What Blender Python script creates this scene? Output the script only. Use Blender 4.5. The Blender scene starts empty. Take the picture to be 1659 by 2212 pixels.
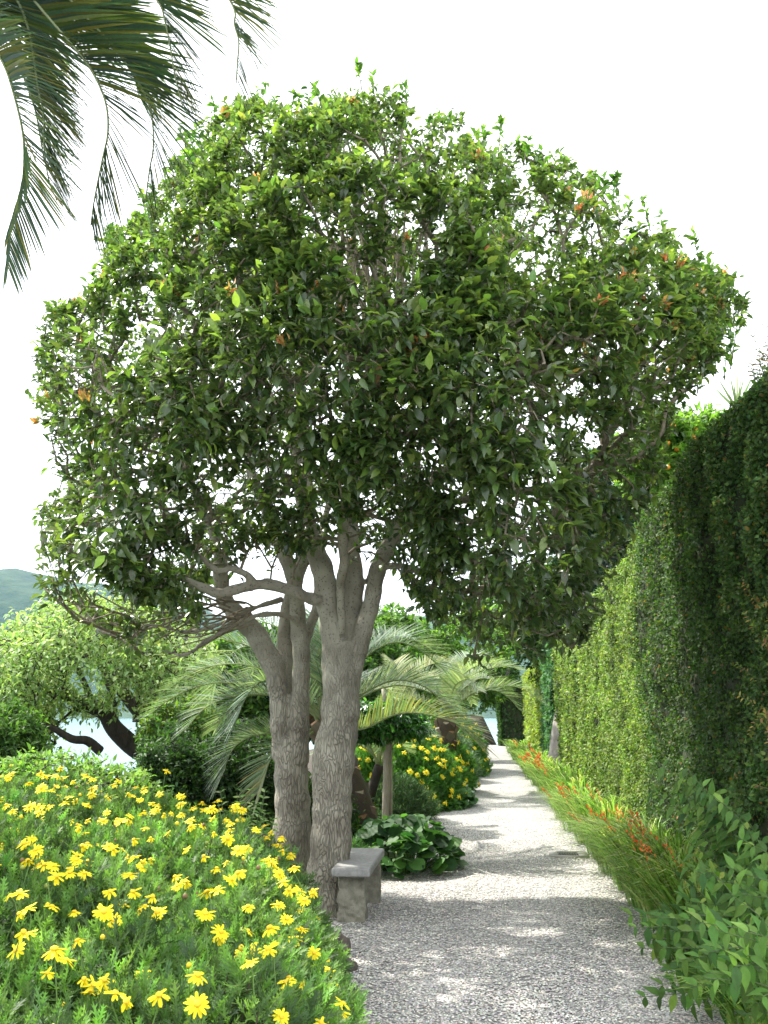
import bpy, math, random
import numpy as np
from mathutils import Vector, Matrix, noise
random.seed(7); RNG = np.random.default_rng(7)
R = math.radians
S = bpy.context.scene
COL = S.collection

# ------------------------------------------------------------------ camera
CAMH = 1.65; F = 1000.0; PITCH = math.atan(200/1000); YAW = R(5.43)
cam_d = bpy.data.cameras.new('camera'); cam = bpy.data.objects.new('camera', cam_d); COL.objects.link(cam)
cam.location = (0, 0, CAMH); cam.rotation_euler = (R(90)+PITCH, 0, YAW)
cam_d.sensor_fit = 'VERTICAL'; cam_d.sensor_height = 24; cam_d.lens = 24*F/1024
cam_d.clip_start = .05; cam_d.clip_end = 9000
S.camera = cam

# ------------------------------------------------------------------ sky and sun
SUN = Vector((-.66, .45, 1.0)).normalized()
w = bpy.data.worlds.new('World'); S.world = w; w.use_nodes = True
nt = w.node_tree; N = nt.nodes; L = nt.links; N.clear()
out = N.new('ShaderNodeOutputWorld'); bg = N.new('ShaderNodeBackground'); bg.inputs[1].default_value = .15
sky = N.new('ShaderNodeTexSky'); sky.sky_type = 'NISHITA'; sky.sun_disc = False
sky.sun_elevation = math.asin(SUN.z); sky.sun_rotation = math.atan2(SUN.x, SUN.y)
sky.dust_density = 3; sky.air_density = 1.0
tc = N.new('ShaderNodeTexCoord'); mp = N.new('ShaderNodeMapping'); mp.inputs[3].default_value = (1, 1, 2.2)
nz = N.new('ShaderNodeTexNoise'); nz.inputs['Scale'].default_value = 2.0; nz.inputs['Detail'].default_value = 6
rp = N.new('ShaderNodeValToRGB'); rp.color_ramp.elements[0].position = .3; rp.color_ramp.elements[0].color = (.78, .78, .78, 1)
rp.color_ramp.elements[1].position = .6; rp.color_ramp.elements[1].color = (1, 1, 1, 1)
mx = N.new('ShaderNodeMix'); mx.data_type = 'RGBA'
mx.inputs['B'].default_value = (9.2, 9.4, 9.6, 1)
L.new(tc.outputs['Generated'], mp.inputs[0]); L.new(mp.outputs[0], nz.inputs['Vector']); L.new(nz.outputs['Fac'], rp.inputs[0])
L.new(rp.outputs[0], mx.inputs['Factor']); L.new(sky.outputs[0], mx.inputs['A']); L.new(mx.outputs['Result'], bg.inputs[0]); L.new(bg.outputs[0], out.inputs[0])
sd = bpy.data.lights.new('sun', 'SUN'); sd.energy = 5.0; sd.angle = R(.8); sd.color = (1, .95, .86)
so = bpy.data.objects.new('sun', sd); COL.objects.link(so); so.rotation_euler = SUN.to_track_quat('Z', 'Y').to_euler()
S.view_settings.view_transform = 'Standard'; S.view_settings.look = 'None'; S.view_settings.gamma = 1
S.view_settings.exposure = .98
S.cycles.max_bounces = 8; S.cycles.transparent_max_bounces = 8

# ------------------------------------------------------------------ helpers
CR = np.array(cam.rotation_euler.to_matrix())
K = 768/1659.0                      # measured photo pixels -> 768 wide frame
def P(dx, dy, Y):                   # world point seen at a measured pixel, at depth Y
    u, v = np.asarray(dx)*K, np.asarray(dy)*K
    r = np.stack([(u-384)/F, (512-v)/F, -np.ones_like(u*1.0)], -1) @ CR.T
    t = np.asarray(Y)/r[..., 1]
    return r*t[..., None] + np.array([0, 0, CAMH])
def G(dx, dy, z=0.):                # world point on the plane z seen at a measured pixel
    u, v = dx*K, dy*K
    r = CR @ np.array([(u-384)/F, (512-v)/F, -1.]); t = (z-CAMH)/r[2]
    return r*t + np.array([0, 0, CAMH])

def tag(o, label=None, cat=None, group=None, kind=None):
    for k, v in (('label', label), ('category', cat), ('group', group), ('kind', kind)):
        if v: o[k] = v
    return o
def empty(name, loc, label, cat, group=None, rz=0, kind=None):
    o = bpy.data.objects.new(name, None); o.empty_display_size = .1; COL.objects.link(o)
    o.location = tuple(float(c) for c in loc); o.rotation_euler = (0, 0, rz)
    return tag(o, label, cat, group, kind)
def link(name, me, parent=None, mats=()):
    for m in mats: me.materials.append(m)
    o = bpy.data.objects.new(name, me); COL.objects.link(o)
    if parent is not None:
        o.parent = parent
        W = Matrix.Identity(4); q = parent
        while q is not None: W = q.matrix_basis @ W; q = q.parent
        me.transform(W.inverted())
    return o

class MB:                           # mesh bag: vertices, faces, per-vertex colour, material index
    def __init__(s): s.v = []; s.li = []; s.lt = []; s.c = []; s.m = []; s.n = 0
    def add(s, v, faces=None, col=(.5, .5, .5), mi=0, li=None, lt=None):
        v = np.asarray(v, float).reshape(-1, 3)
        if faces is not None:
            lt = np.array([len(f) for f in faces]); li = np.array([i for f in faces for i in f])
        s.v.append(v); s.li.append(np.asarray(li)+s.n); s.lt.append(np.asarray(lt)); s.n += len(v)
        c = np.asarray(col, float)
        s.c.append(np.broadcast_to(c, (len(v), 3)) if c.ndim == 1 else c)
        s.m.append(np.full(len(lt), mi))
    def inst(s, tv, tf, M, T, cols, mi=0):
        tv = np.asarray(tv, float); n = len(T)
        if n == 0: return
        V = np.einsum('nij,vj->nvi', M, tv) + T[:, None, :]
        lt = np.array([len(f) for f in tf]); li = np.array([i for f in tf for i in f])
        LI = (li[None]+np.arange(n)[:, None]*len(tv)).ravel()
        s.add(V.reshape(-1, 3), None, np.repeat(cols, len(tv), 0), mi, LI, np.tile(lt, n))
    def box(s, x0, x1, y0, y1, z0, z1, col=(.5, .5, .5), mi=0):
        v = [(x, y, z) for z in (z0, z1) for y in (y0, y1) for x in (x0, x1)]
        s.add(v, [(0, 2, 3, 1), (4, 5, 7, 6), (0, 1, 5, 4), (2, 6, 7, 3), (0, 4, 6, 2), (1, 3, 7, 5)], col, mi)
    def tube(s, pts, rad, k=8, col=(.5, .5, .5), mi=0, cap=True):
        pts = np.asarray(pts, float); n = len(pts); rad = np.broadcast_to(np.asarray(rad, float), (n,))
        t = np.gradient(pts, axis=0); t /= np.linalg.norm(t, axis=1)[:, None]+1e-9
        ref = np.array([0.31, .95, .05]) if abs(t[:, 2]).mean() > .5 else np.array([.1, .05, 1.])
        a = np.cross(t, ref); a /= np.linalg.norm(a, axis=1)[:, None]+1e-9; b = np.cross(t, a)
        ang = np.linspace(0, 2*np.pi, k, endpoint=False)
        ring = (np.cos(ang)[None, :, None]*a[:, None]+np.sin(ang)[None, :, None]*b[:, None])*rad[:, None, None]+pts[:, None]
        i = np.arange(n-1)[:, None]*k; j = np.arange(k)[None]; j2 = (j+1) % k
        q = np.stack([i+j, i+j2, i+k+j2, i+k+j], -1).reshape(-1, 4)
        li = q.ravel(); lt = np.full(len(q), 4)
        if cap:
            li = np.concatenate([li, np.arange(k)[::-1], np.arange(k)+(n-1)*k]); lt = np.concatenate([lt, [k, k]])
        s.add(ring.reshape(-1, 3), None, col, mi, li, lt)
    def mesh(s, name, smooth=True):
        me = bpy.data.meshes.new(name)
        v = np.concatenate(s.v); li = np.concatenate(s.li); lt = np.concatenate(s.lt); c = np.concatenate(s.c); m = np.concatenate(s.m)
        me.vertices.add(len(v)); me.vertices.foreach_set('co', v.ravel())
        me.loops.add(len(li)); me.loops.foreach_set('vertex_index', li.astype(np.int32))
        me.polygons.add(len(lt)); me.polygons.foreach_set('loop_start', np.concatenate([[0], np.cumsum(lt)[:-1]]).astype(np.int32))
        me.polygons.foreach_set('material_index', m.astype(np.int32))
        me.update(calc_edges=True)
        at = me.color_attributes.new('Col', 'FLOAT_COLOR', 'POINT')
        at.data.foreach_set('color', np.concatenate([c, np.ones((len(c), 1))], 1).ravel().astype(np.float32))
        if smooth: me.polygons.foreach_set('use_smooth', np.ones(len(lt), bool))
        return me
    def obj(s, name, parent, mats, smooth=True): return link(name, s.mesh(name, smooth), parent, mats)

def nrm(a): return a/(np.linalg.norm(a, axis=-1, keepdims=True)+1e-9)
def frames(d, n):                   # columns: x across, y along the leaf, z its face
    d = nrm(d); x = nrm(np.cross(d, n)); z = np.cross(x, d)
    return np.stack([x, d, z], -1)
def scaled(M, s, sx=None):
    s = np.asarray(s); sx = s if sx is None else sx
    return M*np.stack([sx, s, s], -1)[:, None, :]
def rdir(n): return nrm(RNG.normal(size=(n, 3)))
def palette(n, cols, w=None, jit=.18):
    cols = np.array(cols, float); w = None if w is None else np.array(w)/sum(w)
    c = cols[RNG.choice(len(cols), n, p=w)]
    return np.clip(c*(1+jit*RNG.normal(size=(n, 1)))*(1+.06*RNG.normal(size=(n, 3))), .004, .95)

# leaf shapes: base at the origin, along +Y, unit length
def leaf_tpl(w=.42, fold=.12, droop=.15, prof=((.0, .08), (.3, .9), (.6, .85), (1., 0)), wave=0):
    v = []; f = []
    for i, (t, ww) in enumerate(prof):
        z = -droop*t*t
        if ww <= 0: v.append((0, t, z)); continue
        h = ww*w/2
        v += [(-h, t, z+fold*ww+wave*(-1)**i), (0, t, z), (h, t, z+fold*ww-wave*(-1)**i)]
    k = len(prof)
    for i in range(k-1):
        a = i*3
        if prof[i+1][1] <= 0: f += [(a, a+1, a+3), (a+1, a+2, a+3)]
        else: f += [(a, a+1, a+4, a+3), (a+1, a+2, a+5, a+4)]
    return v, f
LEAF = leaf_tpl()
LEAFR = leaf_tpl(.5, .1, .35)
LEAFF = leaf_tpl(.52, .09, .3, ((0, .06), (.12, .55), (.28, .92), (.45, 1.), (.65, .8), (.85, .35), (1, 0)), .01)
QUAD = ([(-.3, .3, .03), (0, 0, 0), (.3, .3, .03), (0, 1, -.1), (0, .4, -.02)], [(0, 1, 4), (1, 2, 4), (2, 3, 4), (3, 0, 4)])
BLADE = leaf_tpl(.05, .006, .0, ((0, 1), (.5, .8), (1, 0)))
def round_tpl(k=9):
    v = [(0, .12, -.05)]; v += [(.5*math.sin(2*math.pi*(i+.5)/k)*(1+.08*math.sin(3*i)), .5-.5*math.cos(2*math.pi*(i+.5)/k), .06*math.sin(i*2.3)) for i in range(k)]
    return v, [(0, i+1, (i+1) % k+1) for i in range(k-1)]
ROUND = round_tpl()
def lobed_tpl():
    v = []; f = []
    mid = [(0, 0), (0, .3), (0, .5), (0, .7), (0, 1)]
    for i, (x, y) in enumerate(mid): v.append((x, y, -.12*y*y))
    hw = [.02, .05, .06, .06, .0]
    for sx in (-1, 1):
        b = len(v)
        for i, (x, y) in enumerate(mid[:4]): v.append((sx*hw[i], y+.0, -.12*y*y+.01))
        for i in range(3):
            q = (i, i+1, b+i+1, b+i); f.append(q if sx < 0 else q[::-1])
        q = (3, 4, b+3); f.append(q if sx < 0 else q[::-1])
        for y, ln in ((.32, .20), (.52, .24), (.74, .16)):
            c = len(v)
            v += [(sx*.03, y-.06, -.12*y*y), (sx*(ln*.8), y+.07, .03-.12*y*y), (sx*ln, y+.17, .02-.12*y*y), (sx*.03, y+.05, -.12*y*y)]
            q = (c, c+1, c+2, c+3); f.append(q if sx > 0 else q[::-1])
    return v, f
LOBED = lobed_tpl()

# ------------------------------------------------------------------ materials
def mat(name):
    m = bpy.data.materials.new(name); m.use_nodes = True
    nt = m.node_tree; nt.nodes.clear()
    o = nt.nodes.new('ShaderNodeOutputMaterial'); p = nt.nodes.new('ShaderNodeBsdfPrincipled'); nt.links.new(p.outputs[0], o.inputs[0])
    return m, nt, p, o
def leaf_mat(name, rough=.38, trans=.3, spec=.5, tm=(1.5, 1.7, .6), back=1.25):
    m, nt, p, o = mat(name); N = nt.nodes; L = nt.links
    a = N.new('ShaderNodeAttribute'); a.attribute_name = 'Col'
    g = N.new('ShaderNodeNewGeometry'); tcx = N.new('ShaderNodeTexCoord')
    n1 = N.new('ShaderNodeTexNoise'); n1.inputs['Scale'].default_value = 45; L.new(tcx.outputs['Object'], n1.inputs['Vector'])
    mr = N.new('ShaderNodeMapRange'); mr.inputs[3].default_value = .75; mr.inputs[4].default_value = 1.25; L.new(n1.outputs[0], mr.inputs[0])
    bm = N.new('ShaderNodeMapRange'); bm.inputs[3].default_value = 1; bm.inputs[4].default_value = back; L.new(g.outputs['Backfacing'], bm.inputs[0])
    mu = N.new('ShaderNodeMath'); mu.operation = 'MULTIPLY'; L.new(mr.outputs[0], mu.inputs[0]); L.new(bm.outputs[0], mu.inputs[1])
    vm = N.new('ShaderNodeVectorMath'); vm.operation = 'SCALE'; L.new(a.outputs['Color'], vm.inputs[0]); L.new(mu.outputs[0], vm.inputs['Scale'])
    L.new(vm.outputs[0], p.inputs['Base Color'])
    p.inputs['Roughness'].default_value = rough; p.inputs['Specular IOR Level'].default_value = spec
    if trans > 0:
        t = N.new('ShaderNodeBsdfTranslucent'); v2 = N.new('ShaderNodeVectorMath'); v2.operation = 'MULTIPLY'
        v2.inputs[1].default_value = tm; L.new(vm.outputs[0], v2.inputs[0]); L.new(v2.outputs[0], t.inputs[0])
        ms = N.new('ShaderNodeMixShader'); ms.inputs[0].default_value = trans
        L.new(p.outputs[0], ms.inputs[1]); L.new(t.outputs[0], ms.inputs[2]); L.new(ms.outputs[0], o.inputs[0])
    return m
M_GLOSS = leaf_mat('glossy_leaf', .3, .35, .75, (1.5, 1.6, .8), 1.35)
M_LEAF = leaf_mat('soft_leaf', .55, .36, .3, (1.4, 1.55, .75))
M_HEDGE = leaf_mat('creeper_leaf', .6, .3, .2)
M_PALM = leaf_mat('palm_leaf', .6, .25, .25)
M_PETAL = leaf_mat('petal', .55, .3, .2, (1.2, 1.1, .5), 1.0)
M_STEM = leaf_mat('stem', .6, 0, .3)

def noise_mat(name, c0, c1, scale=8, rough=.85, bump=.4, detail=8, stretch=(1, 1, 1), c2=None, dist=.02):
    m, nt, p, o = mat(name); N = nt.nodes; L = nt.links
    t = N.new('ShaderNodeTexCoord'); mp = N.new('ShaderNodeMapping'); mp.inputs[3].default_value = stretch; L.new(t.outputs['Object'], mp.inputs[0])
    n = N.new('ShaderNodeTexNoise'); n.inputs['Scale'].default_value = scale; n.inputs['Detail'].default_value = detail; n.inputs['Roughness'].default_value = .65
    L.new(mp.outputs[0], n.inputs['Vector'])
    r = N.new('ShaderNodeValToRGB'); e = r.color_ramp.elements; e[0].position = .3; e[0].color = (*c0, 1); e[1].position = .7; e[1].color = (*c1, 1)
    if c2: q = e.new(.5); q.color = (*c2, 1)
    L.new(n.outputs[0], r.inputs[0]); L.new(r.outputs[0], p.inputs['Base Color']); p.inputs['Roughness'].default_value = rough
    b = N.new('ShaderNodeBump'); b.inputs['Strength'].default_value = bump; b.inputs['Distance'].default_value = dist
    L.new(n.outputs[0], b.inputs['Height']); L.new(b.outputs[0], p.inputs['Normal'])
    return m
M_SOIL = noise_mat('dark_soil', (.025, .02, .014), (.07, .055, .035), 14, 1, .8)
M_TWIG = noise_mat('twig_bark', (.13, .11, .075), (.32, .27, .19), 30, .9, .2)
M_DARKBARK = noise_mat('dark_bark', (.02, .017, .013), (.075, .06, .045), 12, .9, .8, stretch=(1, 1, .3))
M_SLAB = noise_mat('grey_stone', (.21, .21, .20), (.36, .355, .34), 25, .8, .15, detail=10)
M_IRON = noise_mat('iron', (.06, .06, .06), (.15, .14, .13), 30, .6, .1)
M_CONC = noise_mat('concrete', (.3, .29, .26), (.42, .4, .37), 20, .9, .2)
M_WALLST = noise_mat('old_plaster', (.2, .17, .14), (.5, .46, .42), 6, .9, .5, stretch=(1, 1, .5))
M_PLAIN = {}

def bark_mat():
    m, nt, p, o = mat('bark'); N = nt.nodes; L = nt.links
    t = N.new('ShaderNodeTexCoord'); mp = N.new('ShaderNodeMapping'); mp.inputs[3].default_value = (1, 1, .26); L.new(t.outputs['Object'], mp.inputs[0])
    wn = N.new('ShaderNodeTexNoise'); wn.inputs['Scale'].default_value = 9; L.new(mp.outputs[0], wn.inputs['Vector'])
    ad = N.new('ShaderNodeMix'); ad.data_type = 'VECTOR'; ad.inputs['Factor'].default_value = .12; L.new(mp.outputs[0], ad.inputs['A']); L.new(wn.outputs['Color'], ad.inputs['B'])
    vo = N.new('ShaderNodeTexVoronoi'); vo.feature = 'DISTANCE_TO_EDGE'; vo.inputs['Scale'].default_value = 52; L.new(ad.outputs['Result'], vo.inputs['Vector'])
    rid = N.new('ShaderNodeMapRange'); rid.inputs[2].default_value = .15; L.new(vo.outputs['Distance'], rid.inputs[0])
    # ridged bark low on the stems, smooth with dark pores higher up
    sp = N.new('ShaderNodeSeparateXYZ'); L.new(t.outputs['Object'], sp.inputs[0])
    zn = N.new('ShaderNodeTexNoise'); zn.inputs['Scale'].default_value = 2; L.new(t.outputs['Object'], zn.inputs['Vector'])
    za = N.new('ShaderNodeMath'); za.operation = 'ADD'; L.new(sp.outputs['Z'], za.inputs[0]); L.new(zn.outputs[0], za.inputs[1])
    zr = N.new('ShaderNodeMapRange'); zr.inputs[1].default_value = 2.1; zr.inputs[2].default_value = 3.0; L.new(za.outputs[0], zr.inputs[0])
    v2 = N.new('ShaderNodeTexVoronoi'); v2.inputs['Scale'].default_value = 42; L.new(t.outputs['Object'], v2.inputs['Vector'])
    pore = N.new('ShaderNodeMapRange'); pore.inputs[1].default_value = .16; pore.inputs[2].default_value = .3; L.new(v2.outputs['Distance'], pore.inputs[0])
    hm = N.new('ShaderNodeMix'); L.new(zr.outputs[0], hm.inputs['Factor']); L.new(rid.outputs[0], hm.inputs['A']); L.new(pore.outputs[0], hm.inputs['B'])
    big = N.new('ShaderNodeTexNoise'); big.inputs['Scale'].default_value = 5; big.inputs['Detail'].default_value = 8; L.new(t.outputs['Object'], big.inputs['Vector'])
    cr = N.new('ShaderNodeValToRGB'); e = cr.color_ramp.elements; q = e.new(.42); q.color = (.36, .325, .25, 1); e[0].position = .25; e[0].color = (.2, .175, .135, 1); e[1].position = .7; e[1].color = (.42, .39, .31, 1)
    L.new(big.outputs[0], cr.inputs[0])
    dk = N.new('ShaderNodeMapRange'); dk.inputs[3].default_value = .66; dk.inputs[4].default_value = 1; L.new(hm.outputs[0], dk.inputs[0])
    vm = N.new('ShaderNodeVectorMath'); vm.operation = 'SCALE'; L.new(cr.outputs[0], vm.inputs[0]); L.new(dk.outputs[0], vm.inputs['Scale'])
    L.new(vm.outputs[0], p.inputs['Base Color']); p.inputs['Roughness'].default_value = .9
    b = N.new('ShaderNodeBump'); b.inputs['Strength'].default_value = .75; b.inputs['Distance'].default_value = .02; L.new(hm.outputs[0], b.inputs['Height'])
    L.new(b.outputs[0], p.inputs['Normal'])
    return m
M_BARK = bark_mat()

def gravel_mat():
    m, nt, p, o = mat('gravel'); N = nt.nodes; L = nt.links
    t = N.new('ShaderNodeTexCoord')
    v = N.new('ShaderNodeTexVoronoi'); v.inputs['Scale'].default_value = 55; L.new(t.outputs['Object'], v.inputs['Vector'])
    v3 = N.new('ShaderNodeTexVoronoi'); v3.inputs['Scale'].default_value = 110; L.new(t.outputs['Object'], v3.inputs['Vector'])
    s = N.new('ShaderNodeSeparateColor'); L.new(v.outputs['Color'], s.inputs[0])
    cr = N.new('ShaderNodeValToRGB'); e = cr.color_ramp.elements; e[0].position = 0; e[0].color = (.22, .21, .20, 1); e[1].position = 1; e[1].color = (.76, .74, .69, 1)
    q = e.new(.5); q.color = (.47, .46, .43, 1); q = e.new(.2); q.color = (.34, .34, .34, 1)
    L.new(s.outputs[0], cr.inputs[0])
    n = N.new('ShaderNodeTexNoise'); n.inputs['Scale'].default_value = .9; n.inputs['Detail'].default_value = 6; L.new(t.outputs['Object'], n.inputs['Vector'])
    mr = N.new('ShaderNodeMapRange'); mr.inputs[1].default_value = .3; mr.inputs[2].default_value = .7; mr.inputs[3].default_value = .76; mr.inputs[4].default_value = 1.16; L.new(n.outputs[0], mr.inputs[0])
    ed = N.new('ShaderNodeMapRange'); ed.inputs[1].default_value = .25; ed.inputs[2].default_value = .75; ed.inputs[3].default_value = 1.1; ed.inputs[4].default_value = .4; L.new(v.outputs['Distance'], ed.inputs[0])
    mu = N.new('ShaderNodeMath'); mu.operation = 'MULTIPLY'; L.new(mr.outputs[0], mu.inputs[0]); L.new(ed.outputs[0], mu.inputs[1])
    vm = N.new('ShaderNodeVectorMath'); vm.operation = 'SCALE'; L.new(cr.outputs[0], vm.inputs[0]); L.new(mu.outputs[0], vm.inputs['Scale'])
    L.new(vm.outputs[0], p.inputs['Base Color']); p.inputs['Roughness'].default_value = .9
    iv = N.new('ShaderNodeMath'); iv.operation = 'MULTIPLY_ADD'; iv.inputs[1].default_value = -1; L.new(v.outputs['Distance'], iv.inputs[0]); 
    i2 = N.new('ShaderNodeMath'); i2.operation = 'MULTIPLY'; i2.inputs[1].default_value = -.4; L.new(v3.outputs['Distance'], i2.inputs[0]); L.new(i2.outputs[0], iv.inputs[2])
    b = N.new('ShaderNodeBump'); b.inputs['Strength'].default_value = 1; b.inputs['Distance'].default_value = .012; L.new(iv.outputs[0], b.inputs['Height']); L.new(b.outputs[0], p.inputs['Normal'])
    return m
M_GRAVEL = gravel_mat()

# ------------------------------------------------------------------ setting
def grid(name, xs, ys, zf, m, label=None):
    X, Y = np.meshgrid(xs, ys); Z = zf(X, Y); nx, ny = len(xs), len(ys)
    v = np.stack([X, Y, Z], -1).reshape(-1, 3)
    i = (np.arange(ny-1)[:, None]*nx+np.arange(nx-1)[None]).ravel()
    q = np.stack([i, i+1, i+nx+1, i+nx], -1)
    b = MB(); b.add(v, None, (.3, .3, .3), 0, q.ravel(), np.full(len(q), 4))
    return tag(b.obj(name, None, [m]), kind='structure')
def sstep(a, b, x): t = np.clip((x-a)/(b-a), 0, 1); return t*t*(3-2*t)
def terr(X, Y):
    d = np.maximum(sstep(-7.5, -26, X), sstep(54, 74, Y)); d = np.maximum(d, sstep(14, 40, X))
    d = np.maximum(d, sstep(-10, -30, Y))
    return -14*d + .03*np.sin(X*3.1)*np.sin(Y*2.3)*(1-d)-.05
grid('ground', np.concatenate([[-900, -300, -80], np.linspace(-40, 50, 91), [150, 900]]), np.concatenate([[-400, -60], np.linspace(-30, 90, 121), [300, 1500]]), terr, M_SOIL)
def left_edge(Y): return np.interp(Y, [-6, 4, 6, 8, 10.5, 12, 15, 18, 22, 28, 53], [-.75, -.8, -.85, -1.3, -1.15, -.75, -.55, -.45, -.5, -.52, -.4])
def right_edge(Y): return np.interp(Y, [-6, 5, 7, 12, 53], [1.1, 1.0, 1.05, 1.15, 1.2])
ys = np.linspace(-6, 53, 240); nx = 12
X = np.stack([left_edge(ys)-.5+(right_edge(ys)+.8-left_edge(ys)+.5)*t for t in np.linspace(0, 1, nx)], 1)
Y = np.repeat(ys[:, None], nx, 1); Z = .012+.006*np.sin(X*5)*np.sin(Y*1.7)
i = (np.arange(239)[:, None]*nx+np.arange(nx-1)[None]).ravel(); q = np.stack([i, i+1, i+nx+1, i+nx], -1)
b = MB(); b.add(np.stack([X, Y, Z], -1).reshape(-1, 3), None, (.4, .4, .4), 0, q.ravel(), np.full(len(q), 4))
tag(b.obj('path', None, [M_GRAVEL]), kind='structure')

m, nt_, p_, o_ = mat('lake_water'); p_.inputs['Base Color'].default_value = (.16, .27, .3, 1); p_.inputs['Roughness'].default_value = .22; p_.inputs['Specular IOR Level'].default_value = 1.
n_ = nt_.nodes.new('ShaderNodeTexNoise'); n_.inputs['Scale'].default_value = 1.2; tcx = nt_.nodes.new('ShaderNodeTexCoord'); nt_.links.new(tcx.outputs['Object'], n_.inputs['Vector'])
b_ = nt_.nodes.new('ShaderNodeBump'); b_.inputs['Strength'].default_value = .5; b_.inputs['Distance'].default_value = .1; nt_.links.new(n_.outputs[0], b_.inputs['Height']); nt_.links.new(b_.outputs[0], p_.inputs['Normal'])
M_WATER = m
grid('lake', np.array([-3000., 3000.]), np.array([-1500., 3200.]), lambda X, Y: X*0-8., M_WATER)

# hills beyond the lake
M_HILL = noise_mat('wooded_hill', (.012, .04, .02), (.05, .095, .04), .02, 1, .9, detail=12, dist=12)
def hillz(X, Y):
    az = np.degrees(np.arctan2(X, Y)); D = np.hypot(X, Y)
    el = np.interp(az, [-70, -40, -26, -21, -14, -5, 3, 12, 30, 60], [6, 9, 7.9, 7.0, 5.0, 5.4, 5.0, 4.6, 4, 3])
    top = np.tan(np.radians(el))*2100
    n = np.vectorize(lambda x, y: noise.fractal((x/260, y/260, 3.), 1., 2., 5))(X, Y)
    s = sstep(1560, 2150, D)
    return -10+(top+10)*s+n*26*s
th = np.radians(np.linspace(-75, 65, 260)); rr = np.linspace(1540, 2500, 50)
A, D = np.meshgrid(th, rr); X = D*np.sin(A); Y = D*np.cos(A); Z = hillz(X, Y)
i = (np.arange(49)[:, None]*260+np.arange(259)[None]).ravel(); q = np.stack([i, i+1, i+261, i+260], -1)
b = MB(); b.add(np.stack([X, Y, Z], -1).reshape(-1, 3), None, (.4, .4, .4), 0, q.ravel(), np.full(len(q), 4)); tag(b.obj('hills', None, [M_HILL]), kind='structure')

# ------------------------------------------------------------------ tree growth
def inpoly(px, py, poly):
    poly = np.asarray(poly, float); r = np.zeros(len(px), bool); j = len(poly)-1
    for i in range(len(poly)):
        xi, yi = poly[i]; xj, yj = poly[j]
        c = ((yi > py) != (yj > py)) & (px < (xj-xi)*(py-yi)/(yj-yi+1e-12)+xi); r ^= c; j = i
    return r
def polydist(px, py, poly):
    poly = np.asarray(poly, float); best = np.full(len(px), 1e9)
    for i in range(len(poly)):
        a = poly[i-1]; c = poly[i]; d = c-a; t = np.clip(((px-a[0])*d[0]+(py-a[1])*d[1])/(d@d+1e-9), 0, 1)
        best = np.minimum(best, np.hypot(px-a[0]-t*d[0], py-a[1]-t*d[1]))
    return best
def poly_tips(poly, n, Y0, half, R0, shell=.72, holes=(), margin=0):
    poly = np.asarray(poly, float); lo = poly.min(0); hi = poly.max(0); P_ = []; tot = 0; E_ = []
    while tot < n:
        x = RNG.uniform(lo[0], hi[0], n*2); y = RNG.uniform(lo[1], hi[1], n*2)
        k = inpoly(x, y, poly) & (polydist(x, y, poly) > margin)
        for h in holes: k &= ~inpoly(x, y, h)
        x, y = x[k], y[k]; d = np.clip(polydist(x, y, poly)/R0, 0, 1); hh = half*np.sqrt(1-(1-d)**2)
        sgn = np.where(RNG.random(len(x)) < .62, -1, 1)
        o = np.where(RNG.random(len(x)) < shell, sgn*(1-.22*RNG.random(len(x))**1.5), RNG.uniform(-1, 1, len(x)))*hh
        P_.append(P(x, y, Y0+o)); E_.append(1-d); tot += len(x)
    return np.concatenate(P_)[:n], np.concatenate(E_)[:n]
def grow(seeds, tips, bf=.3, step=.22, origin=None, jit=.03, rtip=.0035, expo=.45):
    """connect every tip to the branching structure; returns chains [(pts, radii)], tip directions"""
    origin = np.asarray(seeds[0] if origin is None else origin)
    order = np.argsort(np.linalg.norm(tips-origin, axis=1))
    cap = len(seeds)+int(len(tips)*14)+10
    pos = np.zeros((cap, 3)); pl = np.zeros(cap); par = np.full(cap, -1); n = len(seeds); pos[:n] = seeds
    ch = []
    for ti in order:
        p = tips[ti]; dv = pos[:n]-p; d = np.sqrt((dv*dv).sum(1)); j = int(np.argmin(d+bf*pl[:n]))
        dist = d[j]; k = max(1, int(math.ceil(dist/step))); k = min(k, 13)
        a = pos[j].copy(); idx = [j]; bend = RNG.normal(size=3)*jit*dist*1.5; bend[2] -= .05*dist
        for s in range(1, k+1):
            t = s/k; q = a+(p-a)*t+bend*math.sin(math.pi*t)+(RNG.normal(size=3)*jit*step if s < k else 0)
            if n >= cap: break
            pos[n] = q; par[n] = idx[-1]; pl[n] = pl[j]+dist*t; idx.append(n); n += 1
        ch.append((ti, idx))
    cnt = np.zeros(n); cnt[[c[1][-1] for c in ch]] = 1
    for k in range(n-1, -1, -1):
        if par[k] >= 0: cnt[par[k]] += cnt[k]
    rad = rtip*np.maximum(cnt, 1)**expo
    chains = [(ti, pos[np.array(idx)], rad[np.array(idx)]) for ti, idx in ch]
    return chains
def smooth_path(pts, rad, n=5):
    pts = np.asarray(pts, float); rad = np.asarray(rad, float); o = []; r = []
    e = np.vstack([2*pts[0]-pts[1], pts, 2*pts[-1]-pts[-2]])
    for i in range(len(pts)-1):
        p0, p1, p2, p3 = e[i:i+4]
        for t in np.linspace(0, 1, n, endpoint=False):
            o.append(.5*((2*p1)+(-p0+p2)*t+(2*p0-5*p1+4*p2-p3)*t*t+(-p0+3*p1-3*p2+p3)*t**3)); r.append(rad[i]*(1-t)+rad[i+1]*t)
    o.append(pts[-1]); r.append(rad[-1]); return np.array(o), np.array(r)
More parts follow.
